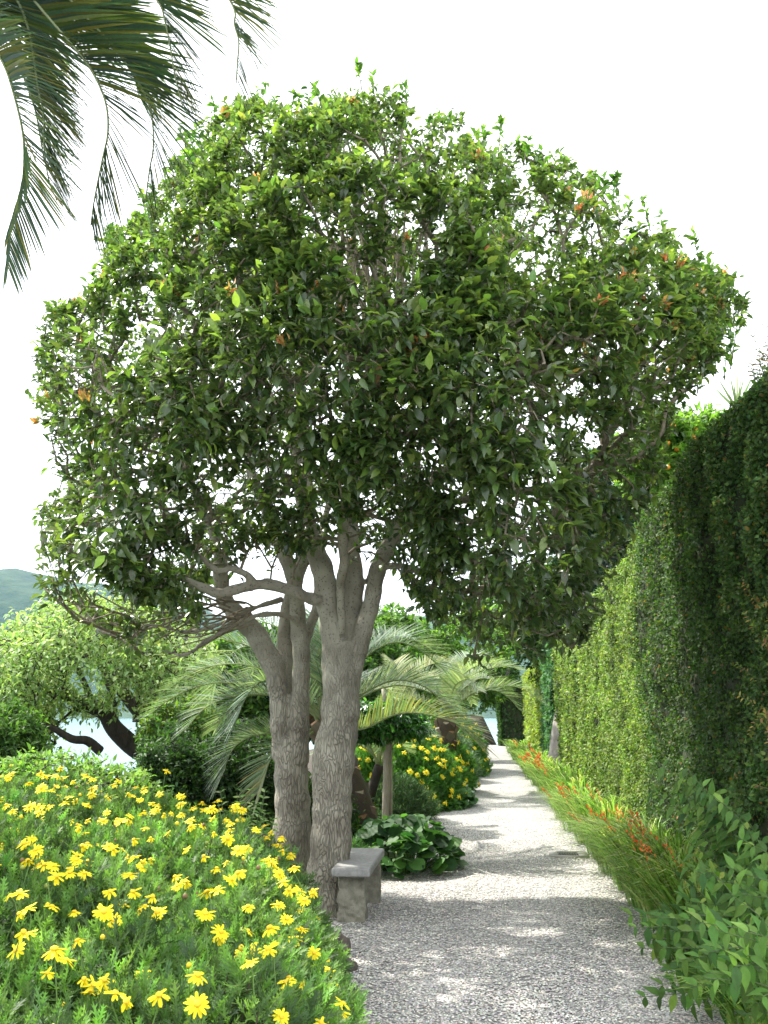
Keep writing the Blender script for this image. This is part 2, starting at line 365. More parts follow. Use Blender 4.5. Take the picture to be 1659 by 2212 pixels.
def leaves_on(chains, per, spread, back=.45, up=.35, size=(.07, .11), tip_only=False):
    """leaf base points, directions and how near to the twig end each sits"""
    T = []; Dr = []; fr = []
    for ti, pts, rad in chains:
        d = pts[-1]-pts[-2]; d /= np.linalg.norm(d)+1e-9
        seg = pts[::-1]; cum = np.concatenate([[0], np.cumsum(np.linalg.norm(np.diff(seg, axis=0), axis=1))])
        m = per if np.isscalar(per) else int(per[ti])
        s = RNG.random(m)**1.4*min(back, cum[-1])
        q = np.stack([np.interp(s, cum, seg[:, k]) for k in range(3)], -1)
        T.append(q); Dr.append(np.repeat(d[None], m, 0)); fr.append(s/back)
    T = np.concatenate(T); D = np.concatenate(Dr); fr = np.concatenate(fr); n = len(T)
    T = T+RNG.normal(size=(n, 3))*spread
    side = rdir(n); side -= (side*D).sum(1)[:, None]*D
    LD = nrm(D*(1.0-fr)[:, None]*.8+nrm(side)*1.0+np.array([0, 0, up])*RNG.uniform(-.6, 1, n)[:, None])
    NN = nrm(np.array([0, 0, 1.])+.55*rdir(n)+.4*D)
    return T, LD, NN, fr
def remesh(me_in, vox, name, smooth_it=3):
    o = bpy.data.objects.new('tmp', me_in); COL.objects.link(o)
    md = o.modifiers.new('r', 'REMESH'); md.mode = 'VOXEL'; md.voxel_size = vox
    sm = o.modifiers.new('s', 'SMOOTH'); sm.iterations = smooth_it; sm.factor = .6
    dg = bpy.context.evaluated_depsgraph_get(); me = bpy.data.meshes.new_from_object(o.evaluated_get(dg)); me.name = name
    bpy.data.objects.remove(o); me.polygons.foreach_set('use_smooth', np.ones(len(me.polygons), bool)); return me

def CAM_uv(q):
    r = CR.T @ (np.asarray(q)-[0, 0, CAMH]); return (384-F*r[0]/r[2])/K, (512+F*r[1]/r[2])/K
# ------------------------------------------------------------------ the big evergreen tree
def limb(pp, Ys, rs, n=5):
    pp = np.array(pp, float); Ys = np.interp(np.linspace(0, 1, len(pp)), np.linspace(0, 1, len(np.atleast_1d(Ys))), np.atleast_1d(Ys))
    rs = np.interp(np.linspace(0, 1, len(pp)), np.linspace(0, 1, len(rs)), rs)
    return smooth_path(P(pp[:, 0], pp[:, 1], Ys), rs, n)
YA, YB = 9.35, 8.75
stemA = [limb([(626, 1960), (628, 1880), (632, 1760), (630, 1690), (628, 1620), (624, 1590)], [YA], [.27, .20, .165, .155, .15, .12]),
         limb([(612, 1640), (607, 1560), (605, 1507), (590, 1440), (556, 1374), (517, 1334), (486, 1297), (476, 1242), (470, 1180), (440, 1100), (400, 1020)], [YA, YA, YA, YA-.1, YA-.3, YA-.6], [.10, .105, .105, .10, .095, .085, .08, .06, .05, .035]),
         limb([(612, 1560), (612, 1480), (616, 1400), (622, 1330), (640, 1250), (662, 1180), (670, 1080), (650, 960)], [YA+.05, YA+.2, YA+.4, YA+.9], [.085, .085, .08, .075, .06, .04]),
         limb([(646, 1650), (646, 1570), (649, 1488), (651, 1415), (646, 1371), (640, 1300), (634, 1250), (612, 1194), (585, 1130), (550, 1040), (520, 940)], [YA-.05, YA-.05, YA-.1, YA-.2, YA-.1, YA+.3], [.09, .088, .085, .08, .07, .07, .055, .035]),
         limb([(652, 1420), (668, 1360), (684, 1310), (690, 1230), (700, 1130), (730, 1020)], [YA-.1, YA+.3, YA+1.1], [.05, .05, .04, .03]),
         limb([(645, 1345), (612, 1328), (554, 1330), (498, 1356), (443, 1386), (400, 1415), (350, 1405)], [YA-.2, YA-.5, YA-.7], [.03, .028, .022, .012]),
         limb([(612, 1294), (565, 1308), (524, 1323), (470, 1350), (400, 1365), (330, 1350), (260, 1370)], [YA-.15, YA-.5, YA-.4], [.03, .025, .012])]
stemB = [limb([(704, 1990), (708, 1930), (714, 1850), (717, 1760), (718, 1694), (728, 1620), (735, 1540), (738, 1450), (738, 1385)], [YB], [.29, .215, .18, .168, .165, .16, .165, .16, .13]),
         limb([(700, 1780), (688, 1720), (686, 1660), (694, 1600), (712, 1540)], [YB-.05], [.05, .055, .055, .05, .04]),
         limb([(724, 1450), (719, 1360), (709, 1290), (697, 1231), (676, 1176), (664, 1130), (648, 1050), (636, 950), (625, 830)], [YB, YB, YB+.1, YB+.2], [.12, .115, .105, .095, .085, .07, .05, .03]),
         limb([(748, 1400), (755, 1340), (763, 1286), (764, 1231), (756, 1157), (762, 1080), (775, 980), (790, 860), (800, 740)], [YB+.1, YB+.15, YB+.3, YB+.4], [.10, .095, .09, .08, .06, .045, .03]),
         limb([(758, 1450), (776, 1397), (790, 1341), (806, 1286), (816, 1231), (842, 1176), (868, 1120), (920, 1050), (1000, 990), (1080, 900)], [YB, YB, YB+.1, YB+.3, YB+.5], [.09, .085, .08, .075, .065, .05, .04, .03]),
         limb([(738, 1370), (737, 1310), (736, 1262), (744, 1215), (740, 1150), (760, 1040), (830, 900), (880, 780)], [YB-.1, YB-.3, YB-.9, YB-1.3], [.04, .042, .045, .04, .03]),
         limb([(712, 1310), (690, 1298), (664, 1290), (627, 1275), (572, 1262), (517, 1271), (473, 1282), (436, 1268), (390, 1248), (330, 1240)], [YB, YB-.3, YB-.6, YB-.7], [.05, .055, .052, .045, .04, .025]),
         limb([(552, 1265), (530, 1240), (500, 1228), (470, 1232), (430, 1200), (370, 1150)], [YB-.45, YB-.9], [.035, .03, .02]),
         limb([(816, 1231), (850, 1222), (910, 1235), (1000, 1275), (1100, 1290), (1180, 1330)], [YB+.1, YB-.3, YB-.2], [.035, .03, .018]),
         limb([(850, 1170), (900, 1120), (980, 1085), (1100, 1062), (1200, 1050), (1290, 1000)], [YB+.2, YB-.4, YB-.8], [.045, .04, .03, .02]),
         limb([(800, 1260), (830, 1180), (900, 1100), (1000, 1120), (1100, 1150), (1200, 1180)], [YB+.1, YB+.9, YB+1.6], [.045, .035, .02]),
         limb([(775, 1050), (850, 960), (920, 900), (1000, 860), (1120, 800)], [YB+.2, YB-1.2, YB-1.8], [.04, .035, .018]),
         limb([(650, 1060), (560, 980), (480, 900), (380, 830)], [YB+.1, YB-1.2, YB-1.6], [.04, .035, .018])]
tree = empty('evergreen_tree', (float(P(690, 1960, 9)[0]), 9.0, 0), 'broad evergreen tree with grey multi-stemmed trunks between the daisies and the stone bench', 'tree')
for nm, stems, base in (('trunk', stemA, None), ('trunk', stemB, None)):
    b = MB()
    for pts, rad in stems:
        rad = rad*(1+.05*np.sin(np.arange(len(rad))*1.7)); b.tube(pts, rad, 14)
    me = remesh(b.mesh('t'), .016, 'trunk', 4)
    co = np.zeros(len(me.vertices)*3); me.vertices.foreach_get('co', co); co = co.reshape(-1, 3)
    no = np.zeros(len(me.vertices)*3); me.vertices.foreach_get('normal', no); no = no.reshape(-1, 3)
    dis = np.array([noise.fractal((c[0]*7, c[1]*7, c[2]*2.2), 1., 2., 3) for c in co])*.012
    co += no*dis[:, None]; me.vertices.foreach_set('co', co.ravel()); me.update()
    o = link('trunk', me, tree, [M_BARK])
    o['label'] = 'left grey trunk that forks low into three stems' if stems is stemA else 'thicker right trunk with ridged bark'

OUT = [(60, 800), (85, 725), (130, 665), (200, 635), (262, 492), (322, 462), (335, 400), (430, 312), (500, 235), (560, 222), (640, 235), (720, 190), (860, 195), (905, 255), (990, 262), (1050, 300), (1110, 322), (1200, 352), (1300, 402), (1350, 452), (1440, 490), (1505, 550), (1600, 650), (1575, 790), (1470, 845), (1440, 900), (1395, 1000), (1375, 1130), (1345, 1230), (1290, 1370), (1160, 1415), (1010, 1400), (930, 1330), (880, 1260), (830, 1200), (700, 1180), (640, 1190), (560, 1190), (490, 1215), (450, 1260), (450, 1370), (330, 1420), (210, 1370), (95, 1280), (80, 1140), (140, 1010), (95, 890)]
seeds = []
for k, (pts, rad) in enumerate(stemA+stemB):
    for j, (p_, r_) in enumerate(zip(pts, rad)):
        if r_ < .062 and p_[2] > 2.5 or (j > len(pts)*.72): seeds.append(p_)
seeds = np.array(seeds); seeds = seeds[seeds[:, 2] > 2.2]
NT = 9000
tips, edge = poly_tips(OUT, NT, 9.25, 2.75, 430, shell=.6, margin=12)
inw = inpoly(*[np.array(a) for a in zip(*[((CAM_uv(q))) for q in tips])], [(640, 430), (760, 400), (940, 470), (960, 600), (860, 690), (700, 690), (640, 600)])
lum = np.array([noise.noise(Vector(q)*1.15+Vector((3, 1, 7))) for q in tips])
kp = ~((edge > .45) & (lum < -.2)) & ~((tips[:, 2] < 4.5) & (tips[:, 0] > .2) & (RNG.random(len(tips)) < .3)) & ~(inw & (tips[:, 1] < 8.6) & (RNG.random(len(tips)) < .6)); tips = tips+lum[:, None]*.35*nrm(tips-np.array([-.5, 9.2, 4.6])); tips = tips[kp]; NT = len(tips)
# keep the lower left and the middle bottom looser, as the sky shows through there
u_ = tips[:, 0]
chains = grow(seeds, tips, bf=.4, step=.24, origin=np.array([-.95, 9.0, 3.4]), jit=.035, rtip=.0042, expo=.42)
b = MB()
for ti, pts, rad in chains:
    if ti % 3 == 0: b.tube(pts, np.minimum(rad, .05)*1.25, 5, cap=False); continue
    rad = np.minimum(rad, .05); b.tube(pts, rad*np.linspace(1, .85, len(rad)), 4 if rad[0] < .012 else 6, cap=False)
for k in range(34):          # upright bare stems seen in the dark middle of the crown
    x_ = RNG.uniform(640, 960); Y_ = RNG.uniform(8.3, 9.9); q0 = P(x_*.35+800*.65, 800, Y_*.5+4.5); q1 = P(x_, RNG.uniform(380, 520), Y_)
    pts_, r_ = smooth_path(np.array([q0, q0*.6+q1*.4+RNG.normal(size=3)*.07, q0*.25+q1*.75+RNG.normal(size=3)*.08, q1]), np.array([.022, .017, .012, .005])*RNG.uniform(.6, 1.2), 4); b.tube(pts_, r_, 5, cap=False)
for k in range(26):          # bare dead twigs hanging low on the left
    q0 = P(RNG.uniform(430, 560), RNG.uniform(1300, 1350), 8.8); q1 = q0+np.array([RNG.uniform(-.9, -.3), RNG.normal()*.3, RNG.uniform(-.35, .15)])
    pts_, r_ = smooth_path(np.array([q0, (q0+q1)/2+RNG.normal(size=3)*.07, q1]), np.array([.011, .008, .003]), 5); b.tube(pts_, r_, 5, cap=False)
BRB = b
low = tips[:, 2] < 4.2
per = np.where(low, 9, 17); per = np.where((tips[:, 2] < 4.8) & (tips[:, 0] < -1.2), 8, per); per = np.where(tips[:, 2] > 5.2, 24, per)
clump_ = np.array([noise.noise(Vector(q)*1.7) for q in tips]); per = np.maximum(2, per*(1+1.3*clump_)).astype(int)
T, LD, NN, fr = leaves_on(chains, per, .035, back=.42, up=.3)
n = len(T)
hi = np.clip((T[:, 2]-3.2)/3.5, 0, 1)
sz = RNG.uniform(.048, .10, n)*(1.12-.2*hi)*np.interp(T[:, 1], [6.5, 8], [1.3, 1])
cols = palette(n, [(.052, .090, .028), (.072, .118, .034), (.10, .155, .04), (.145, .205, .05)], (4, 4, 2.4, .8), .25)
young = (fr < .3) & (RNG.random(n) < .10+.26*hi)
cols[young] = palette(int(young.sum()), [(.15, .23, .045), (.2, .29, .055), (.11, .19, .04)], None, .15)
# a few shoots carry coppery new leaves
M = scaled(frames(LD, NN), sz, sz*RNG.uniform(.85, 1.15, n))
CRB = MB(); CRB.inst(*LEAFR, M, T, cols)
tipd = np.array([c[1][-1] for c in chains]); tdir = nrm(np.array([c[1][-1]-c[1][-2] for c in chains]))
sel = (RNG.random(len(tipd)) < .03+.07*(tipd[:, 0] > .8)*(tipd[:, 2] > 4.5)) & (tipd[:, 1] < 9.8) & (tipd[:, 2] > 4)
b = MB()
for p_, d_ in zip(tipd[sel], tdir[sel]):
    m_ = 9; dd = nrm(d_+.7*rdir(m_)+[0, 0, .4]); c = palette(m_, [(.55, .2, .09), (.5, .28, .1), (.6, .36, .14)], None, .15)
    b.inst(*LEAF, scaled(frames(dd, rdir(m_)), RNG.uniform(.05, .085, m_)), p_+RNG.normal(size=(m_, 3))*.02, c)
sh = b.obj('new_leaves', tree, [M_LEAF]); sh['label'] = 'coppery orange young leaves at the shoot tips'
# upright shoots that stand out of the outline
b = BRB; bl = CRB
edgep = np.array(OUT[:26], float)
for k in range(60):
    i = RNG.integers(3, 24); t = RNG.random(); q = edgep[i]*(1-t)+edgep[i+1]*t
    p0 = P(q[0], q[1]+25, 9.25+RNG.normal()*.5); hgt = RNG.uniform(.15, .42); d = nrm(np.array([RNG.normal()*.2, RNG.normal()*.2, 1.]))
    pts = np.array([p0+d*hgt*t for t in (0, .5, 1)]); b.tube(pts, [.006, .005, .003], 4)
    m_ = int(hgt*40)+5; s = RNG.random(m_)**.7; T_ = p0+d*hgt*s[:, None]; dd = nrm(rdir(m_)+d*.8)
    bl.inst(*LEAFR, scaled(frames(dd, nrm(rdir(m_)*.6+[0, 0, 1])), RNG.uniform(.06, .1, m_)), T_, palette(m_, [(.08, .17, .03), (.15, .28, .04), (.05, .11, .02)]))
BRB.obj('branches', tree, [M_TWIG]); CRB.obj('crown', tree, [M_GLOSS])
# one dry leaf
b = MB(); b.inst(*LEAFF, scaled(frames(np.array([[.1, 0, -1.]]), np.array([[.2, -1, .1]])), np.array([.15])), P(812, 782, 6.6)[None], np.array([[.3, .17, .08]]))
o = b.obj('dry_leaf', tree, [M_LEAF]); o['label'] = 'single brown dry leaf hanging in the crown'

# ------------------------------------------------------------------ generic smaller trees and shrubs
def blob_tips(n, ells, shell=.7):
    out = []
    vols = np.array([e[3]*e[4]*e[5] for e in ells])**.67; vols = vols/vols.sum()
    for e, v in zip(ells, vols):
        m = int(n*v)+3; d = rdir(m); r = np.where(RNG.random(m) < shell, 1-.25*RNG.random(m), RNG.random(m)**.5)
        r = r*(1+.16*np.array([noise.noise((q[0]*2.2+e[0], q[1]*2.2+e[1], q[2]*2.2)) for q in d])*2)
        out.append(np.array(e[:3])+d*r[:, None]*np.array(e[3:6]))
    return np.concatenate(out)
def leafy(name, label, cat, base, ells, ntip, per, size, cols, w=None, trunk=None, mleaf=None, tpl=None, mb=None, back=.4, group=None, shell=.7, up=.3, spread=.05, zmin=None, droop=0, tr=None, tips=None, rt=.005):
    root = empty(name, base, label, cat, group)
    mb = mb or M_DARKBARK; tb = MB(); seeds_ = []
    base = np.array(base, float)
    for pts, rad in (trunk or []):
        tb.tube(pts, rad, 10); k = int(len(pts)*.45); seeds_ += list(pts[k:])
    if not trunk:
        c = np.array(ells[0][:3]); pts, rad = smooth_path(np.array([base, base*.6+c*.4+RNG.normal(size=3)*.05, c]), [tr or .04, (tr or .04)*.8, (tr or .04)*.4], 6); tb.tube(pts, rad, 8); seeds_ += list(pts[3:])
    tb.obj('trunk', root, [mb])
    tp = blob_tips(ntip, ells, shell) if tips is None else tips
    if zmin is not None: tp = tp[tp[:, 2] > zmin]
    chs = grow(np.array(seeds_), tp, bf=.25, step=back*.8, jit=.05, rtip=rt, expo=.4)
    bb = MB()
    for ti, pts, rad in chs: bb.tube(pts, rad, 4, cap=False)
    bb.obj('branches', root, [mb])
    T, LD, NN, fr = leaves_on(chs, per, spread, back, up)
    if droop: LD = nrm(LD+np.array([0, 0, -droop]))
    n = len(T); sz = RNG.uniform(size[0], size[1], n)
    b = MB(); b.inst(*(tpl or LEAF), scaled(frames(LD, NN), sz), T, palette(n, cols, w)); b.obj('crown', root, [mleaf or M_LEAF])
    return root, tp
def XY(dx, dy, Y): p_ = P(dx, dy, Y); return float(p_[0]), float(p_[2])

# light green tree on the slope above the lake
YT = 21.
tr_ = [limb([(372, 1790), (358, 1710), (352, 1640), (335, 1590), (327, 1560)], [YT], [.32, .28, .24, .2, .16]),
       limb([(352, 1650), (298, 1620), (268, 1595), (245, 1571), (228, 1542), (204, 1530), (160, 1510), (110, 1490)], [YT, YT-.6, YT-1], [.2, .2, .17, .14, .08]),
       limb([(327, 1565), (294, 1530), (261, 1490), (240, 1480), (233, 1440), (218, 1415), (200, 1370)], [YT, YT+.8], [.16, .13, .11, .07]),
       limb([(258, 1486), (272, 1450), (272, 1400), (290, 1360)], [YT+.5], [.08, .05]),
       limb([(327, 1563), (328, 1506), (339, 1465), (350, 1420), (380, 1380)], [YT, YT-.8], [.13, .09, .05]),
       limb([(294, 1560), (296, 1520), (306, 1470)], [YT-.2], [.08, .04]),
       limb([(350, 1640), (380, 1590), (420, 1540), (450, 1500)], [YT, YT+1], [.14, .05]),
       limb([(216, 1622), (188, 1600), (155, 1596), (110, 1570), (60, 1550)], [YT-1, YT-2], [.1, .08, .04]),
       limb([(204, 1530), (180, 1470), (150, 1420), (110, 1400)], [YT-.8], [.07, .03])]
polyL = [(-20, 1375), (50, 1330), (130, 1295), (200, 1285), (290, 1300), (400, 1330), (470, 1420), (455, 1520), (440, 1590), (380, 1600), (330, 1575), (300, 1530), (180, 1545), (120, 1520), (110, 1600), (60, 1660), (-60, 1640), (-120, 1500), (-60, 1420)]
tp, _ = poly_tips(polyL, 3600, YT, 2.6, 110, shell=.4, holes=[[(150, 1440), (200, 1430), (240, 1500), (160, 1500)], [(250, 1500), (290, 1480), (310, 1540), (260, 1540)]])
b0 = P(372, 1790, YT)
leafy('broadleaf_tree', 'light yellow-green tree with dark crooked branches in front of the lake', 'tree', b0, None, 0, 7, (.08, .15), [(.21, .30, .10), (.28, .37, .14), (.15, .24, .07), (.36, .46, .22)], None, tr_, M_LEAF, LEAFR, M_DARKBARK, .5, up=.1, spread=.14, droop=.35, tips=tp)

def shrub(name, label, cx, cy, Y, wpx, hpx, n, per, size, cols, base_z=0, dep=None, cat='shrub', **kw):
    c = P(cx, cy, Y); sc = Y/F*K*1.0; rx = wpx/2*K*Y/F*1.02; rz = hpx/2*K*Y/F*1.04; ry = dep or rx
    base = (float(c[0]), Y, base_z if base_z is not None else float(c[2]-rz))
    e = [(c[0], c[1], c[2], rx*.85, ry*.85, rz*.9), (c[0]-rx*.35, c[1], c[2]-rz*.1, rx*.6, ry*.7, rz*.75), (c[0]+rx*.4, c[1]-.1, c[2]-rz*.25, rx*.6, ry*.7, rz*.7)]
    return leafy(name, label, cat, base, e, n, per, size, cols, **kw)[0]
DG = [(.022, .055, .015), (.035, .08, .02), (.05, .105, .025)]
MG = [(.05, .11, .025), (.07, .15, .03), (.1, .19, .04)]
LG = [(.13, .25, .05), (.18, .31, .06), (.1, .2, .04)]
shrub('broadleaf_shrub', 'pale green loose shrub right behind the yellow daisies at the left edge', 130, 1700, 12.5, 470, 150, 650, 12, (.06, .11), LG+[(.24, .34, .12)], dep=1.0, tr=.04, back=.3)
shrub('broadleaf_shrub', 'mid green shrub at the left edge under the light tree, above the daisies', 20, 1590, 17, 160, 160, 500, 14, (.08, .14), MG, base_z=-1, dep=.9, tr=.05)
shrub('evergreen_shrub', 'dark evergreen shrub below the light tree, left of the palm fronds', 370, 1690, 15, 170, 250, 700, 16, (.06, .11), DG+MG[:1], dep=.9, tr=.06, back=.3)
shrub('evergreen_shrub', 'dark evergreen shrub hanging behind the palm fronds left of the grey trunks', 520, 1680, 15.5, 220, 260, 900, 16, (.06, .11), DG+MG[:1], dep=.9, tr=.06, back=.3)
shrub('evergreen_shrub', 'yellow-green twiggy shrub between the light tree and the palm', 400, 1580, 18, 200, 170, 600, 15, (.08, .13), MG+[(.14, .2, .03)], base_z=-1, dep=1, tr=.06)
shrub('evergreen_shrub', 'low dark shrub filling the gap between the two grey trunks', 690, 1780, 11.5, 170, 230, 500, 16, (.05, .09), DG+MG, dep=.5, tr=.03, back=.25)
# trees behind on the far left of the walk and beyond the wall
def tree_at(name, label, cx, cy, Y, wpx, hpx, n, per, size, cols, base_z=0, dep=None, fruit=None, trad=.12, bx=None, **kw):
    c = P(cx, cy, Y); rx = wpx/2*K*Y/F*1.02; rz = hpx/2*K*Y/F*1.04; ry = dep or rx
    g = RNG.normal(size=(5, 3))*.35
    e = [(c[0]+g[i][0]*rx, c[1]+g[i][1]*ry*.6, c[2]+g[i][2]*rz*.7, rx*.62, ry*.62, rz*.6) for i in range(5)]+[(c[0], c[1], c[2], rx*.8, ry*.8, rz*.8)]
    base = np.array([c[0] if bx is None else bx, Y, base_z]); mid = base*.5+c*.5+RNG.normal(size=3)*.15
    t = [smooth_path(np.array([base, mid, c+[0, 0, rz*.4]]), [trad, trad*.8, trad*.3], 6)]
    return leafy(name, label, 'tree', tuple(base), e, n, per, size, cols, trunk=t, **kw)
tree_at('evergreen_tree', 'bright green tree on the left of the walk, behind the palms', 840, 1400, 30, 330, 210, 700, 14, (.16, .26), MG+LG, base_z=0)
tree_at('evergreen_tree', 'dark blue-green tree rising behind the far hedge, right of the big crown', 1330, 1150, 34, 330, 420, 1300, 15, (.16, .3), [(.03, .07, .045), (.045, .1, .065), (.06, .12, .07)], base_z=-1, trad=.25, bx=5.5)
tree_at('evergreen_tree', 'dark tree behind the hedge seen under the lowest branches of the big crown', 1150, 1330, 38, 330, 260, 1000, 15, (.18, .3), DG+MG, base_z=-1, trad=.25, bx=4.)
tree_at('evergreen_tree', 'small dark tree standing at the far end of the hedge', 1085, 1470, 54, 100, 110, 420, 14, (.2, .32), DG+MG[:1], base_z=-1, bx=3.2)
tree_at('evergreen_tree', 'leaning lakeside tree beyond the end of the gravel path', 1010, 1480, 56, 170, 150, 450, 10, (.2, .3), MG, base_z=-3)
tree_at('evergreen_tree', 'mid green tree filling the space behind the palm fronds, left of the grey trunks', 500, 1500, 25, 330, 330, 1100, 15, (.13, .22), MG+LG[:1], base_z=-2, dep=1.6)
tree_at('evergreen_tree', 'dense green tree behind the palms, seen between and right of the grey trunks', 760, 1480, 26, 330, 330, 1100, 15, (.13, .22), DG[1:]+MG, base_z=-1, dep=1.4)
tree_at('evergreen_tree', 'yellow-green tree beyond the palms on the left side of the walk', 930, 1450, 36, 200, 180, 700, 14, (.18, .28), MG+LG, base_z=0, dep=1.4)
# citrus tree above the wall
root, tpc = tree_at('citrus_tree', 'citrus tree with small orange fruits rising above the wall at the right', 1475, 1010, 14.5, 330, 320, 1500, 15, (.08, .14), [(.1, .2, .035), (.14, .27, .045), (.2, .34, .06)], base_z=0, dep=1.0, mleaf=M_GLOSS, back=.3, bx=3.4)
M_ORANGE = noise_mat('orange_peel', (.75, .24, .02), (.9, .4, .04), 40, .45, .1)
sel = tpc[(tpc[:, 1] < 14.6)]; sel = sel[RNG.choice(len(sel), 34, replace=False)]
import bmesh
def sphere_mesh(name, r, seg=10, rings=7):
    bm = bmesh.new(); bmesh.ops.create_uvsphere(bm, u_segments=seg, v_segments=rings, radius=r); me = bpy.data.meshes.new(name); bm.to_mesh(me); bm.free()
    me.polygons.foreach_set('use_smooth', np.ones(len(me.polygons), bool)); return me
fm = sphere_mesh('fruit', .038); fm.materials.append(M_ORANGE)
for q in sel:
    o = bpy.data.objects.new('fruit', fm); COL.objects.link(o); o.parent = root; o.location = Vector(q+[0, -.06, -.05])-root.location

# ------------------------------------------------------------------ creeper-covered wall on the right
WX = 2.2
def wallh(Y): return np.interp(Y, [0, 7, 9.5, 12.5, 15, 22, 30, 40, 52], [3.98, 4.0, 4.17, 4.1, 3.95, 3.8, 3.7, 3.5, 3.4])
def bump_w(Y, Z, s=0.):
    f = lambda y, z: .13*noise.noise((y*1.3, z*.7, s))+.10*noise.noise((y*3.1, z*2.2, 4+s))
    return np.vectorize(f)(Y, Z)
M_CORE = noise_mat('creeper_stems', (.012, .018, .007), (.045, .06, .02), 22, 1, .8)
def creeper_wall(name, label, cat, y0, y1, x0, dens, cols, w=None, seed=0., sizef=1., sizemin=.034, thick=.55, stone=True, hz=1., z0=0., leafm=None, htop=wallh, hang=1.0):
    root = empty(name, (x0+thick/2, (y0+y1)/2, 0), label, cat)
    b = MB(); ny = max(6, int((y1-y0)*5)); nz_ = 22
    ys_ = np.linspace(y0, y1, ny); prof = []
    for y_ in ys_:
        h = float(htop(y_))+.05*noise.noise((y_*1.3, seed, 1.))
        zz = np.linspace(z0, h-.15, nz_); xx = x0+.05-bump_w(np.full(nz_, y_), zz, seed)
        prof.append(np.concatenate([np.stack([xx, np.full(nz_, y_), zz], -1), [[x0+.12, y_, h-.04], [x0+thick, y_, h-.06], [x0+thick, y_, z0]]]))
    prof = np.array(prof); m_ = prof.shape[1]
    i = (np.arange(ny-1)[:, None]*m_+np.arange(m_-1)[None]).ravel(); q = np.stack([i, i+1, i+m_+1, i+m_], -1)
    li = np.concatenate([q.ravel(), np.arange(m_), (np.arange(m_)+(ny-1)*m_)[::-1]]); lt = np.concatenate([np.full(len(q), 4), [m_, m_]])
    b.add(prof.reshape(-1, 3), None, (.1, .1, .1), 0, li, lt); b.obj('wall_core', root, [M_CORE])
    # leaves, smaller and denser close to the viewer
    n = int(dens); u = RNG.random(n); Yv = 1/((1/y0)*(1-u)+(1/y1)*u) if y0 > 3 else y0+u*(y1-y0)
    h = htop(Yv); Zv = z0+(h-z0+.04)*RNG.random(n)
    top = RNG.random(n) < .1
    Xv = x0+.05-bump_w(Yv, Zv, seed)-RNG.random(n)**2*.09
    cl = np.vectorize(lambda y, z: noise.noise((y*4.5, z*4.5, seed+9)))(Yv, Zv)
    Xv -= .09*cl; Xv[top] = x0+RNG.random(int(top.sum()))*thick*.9; Zv[top] = h[top]-.03+.1*RNG.random(int(top.sum()))
    end = RNG.random(n) < .04; Yv[end] = y0-.03+.05*RNG.random(int(end.sum())); Xv[end] = x0+RNG.random(int(end.sum()))*thick
    Zv[end] = z0+(htop(y0)-z0)*RNG.random(int(end.sum()))
    keep = (cl > -.34) | top; Xv, Yv, Zv, cl, top, end = Xv[keep], Yv[keep], Zv[keep], cl[keep], top[keep], end[keep]; n = len(Xv)
    out_ = np.tile(np.array([-1., -.15, .25]), (n, 1)); out_[top] = (-.2, 0, 1); out_[end] = (-.2, -1, .2)
    d = nrm(np.array([0, 0, -1.])*hang*RNG.uniform(-.4, 1, n)[:, None]+out_*.55+.8*rdir(n))
    nn = nrm(out_+.7*rdir(n)); sz = np.maximum(sizemin, Yv*.0027)*sizef*RNG.uniform(.7, 1.35, n)
    c = palette(n, cols, w); big = np.vectorize(lambda y, z: noise.noise((y*.8, z*.8, seed+20)))(Yv, Zv); c *= (1+.45*big)[:, None]; c[:, 0] *= 1+.25*cl
    L_ = MB(); L_.inst(*QUAD, scaled(frames(d, nn), sz, sz*1.25), np.stack([Xv, Yv, Zv], -1), np.clip(c, 0, .9)); L_.obj('leaves', root, [leafm or M_HEDGE])
    return root
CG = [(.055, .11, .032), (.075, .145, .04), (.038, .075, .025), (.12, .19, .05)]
creeper_wall('creeper_wall', 'near wall thickly covered in small creeping leaves coloured darker for shade at the right edge', 'wall', 6.3, 13.7, WX-.08, 140000, CG+[(.2, .13, .04)], (4, 3, 3, 1, .25), 0., sizemin=.036)  # darker leaf palette carries part of the tree's shade, up to the joint
creeper_wall('creeper_wall', 'long sunlit wall of yellow-green creeper running beside the orange flowers', 'wall', 13.85, 30.2, WX+.04, 95000, [(.14, .215, .055), (.19, .28, .075), (.085, .14, .035), (.28, .37, .12)], (4, 4, 3, 1.5), 5.)
creeper_wall('creeper_wall', 'strip of blue-green ivy on the wall past the bare stone patch', 'wall', 30.3, 35, WX-.02, 16000, [(.05, .13, .06), (.07, .17, .08), (.1, .22, .1)], None, 7., sizef=1.3)
creeper_wall('creeper_wall', 'farthest length of yellow-green creeper wall before the path ends', 'wall', 35.1, 51, WX+.02, 30000, [(.17, .24, .05), (.28, .36, .09), (.15, .21, .045)], None, 8., sizef=1.1)
b = MB(); b.tube(np.array([(WX+.08, 29.7, 0), (WX+.1, 29.7, .5), (WX+.12, 29.75, 1.0), (WX+.15, 29.8, 1.5), (WX+.2, 29.9, 1.95)]), [.46, .4, .34, .27, .12], 12)
tag(b.obj('stone_buttress', None, [M_WALLST]), 'bare pale stone patch showing where the creeper on the wall stops', 'wall')
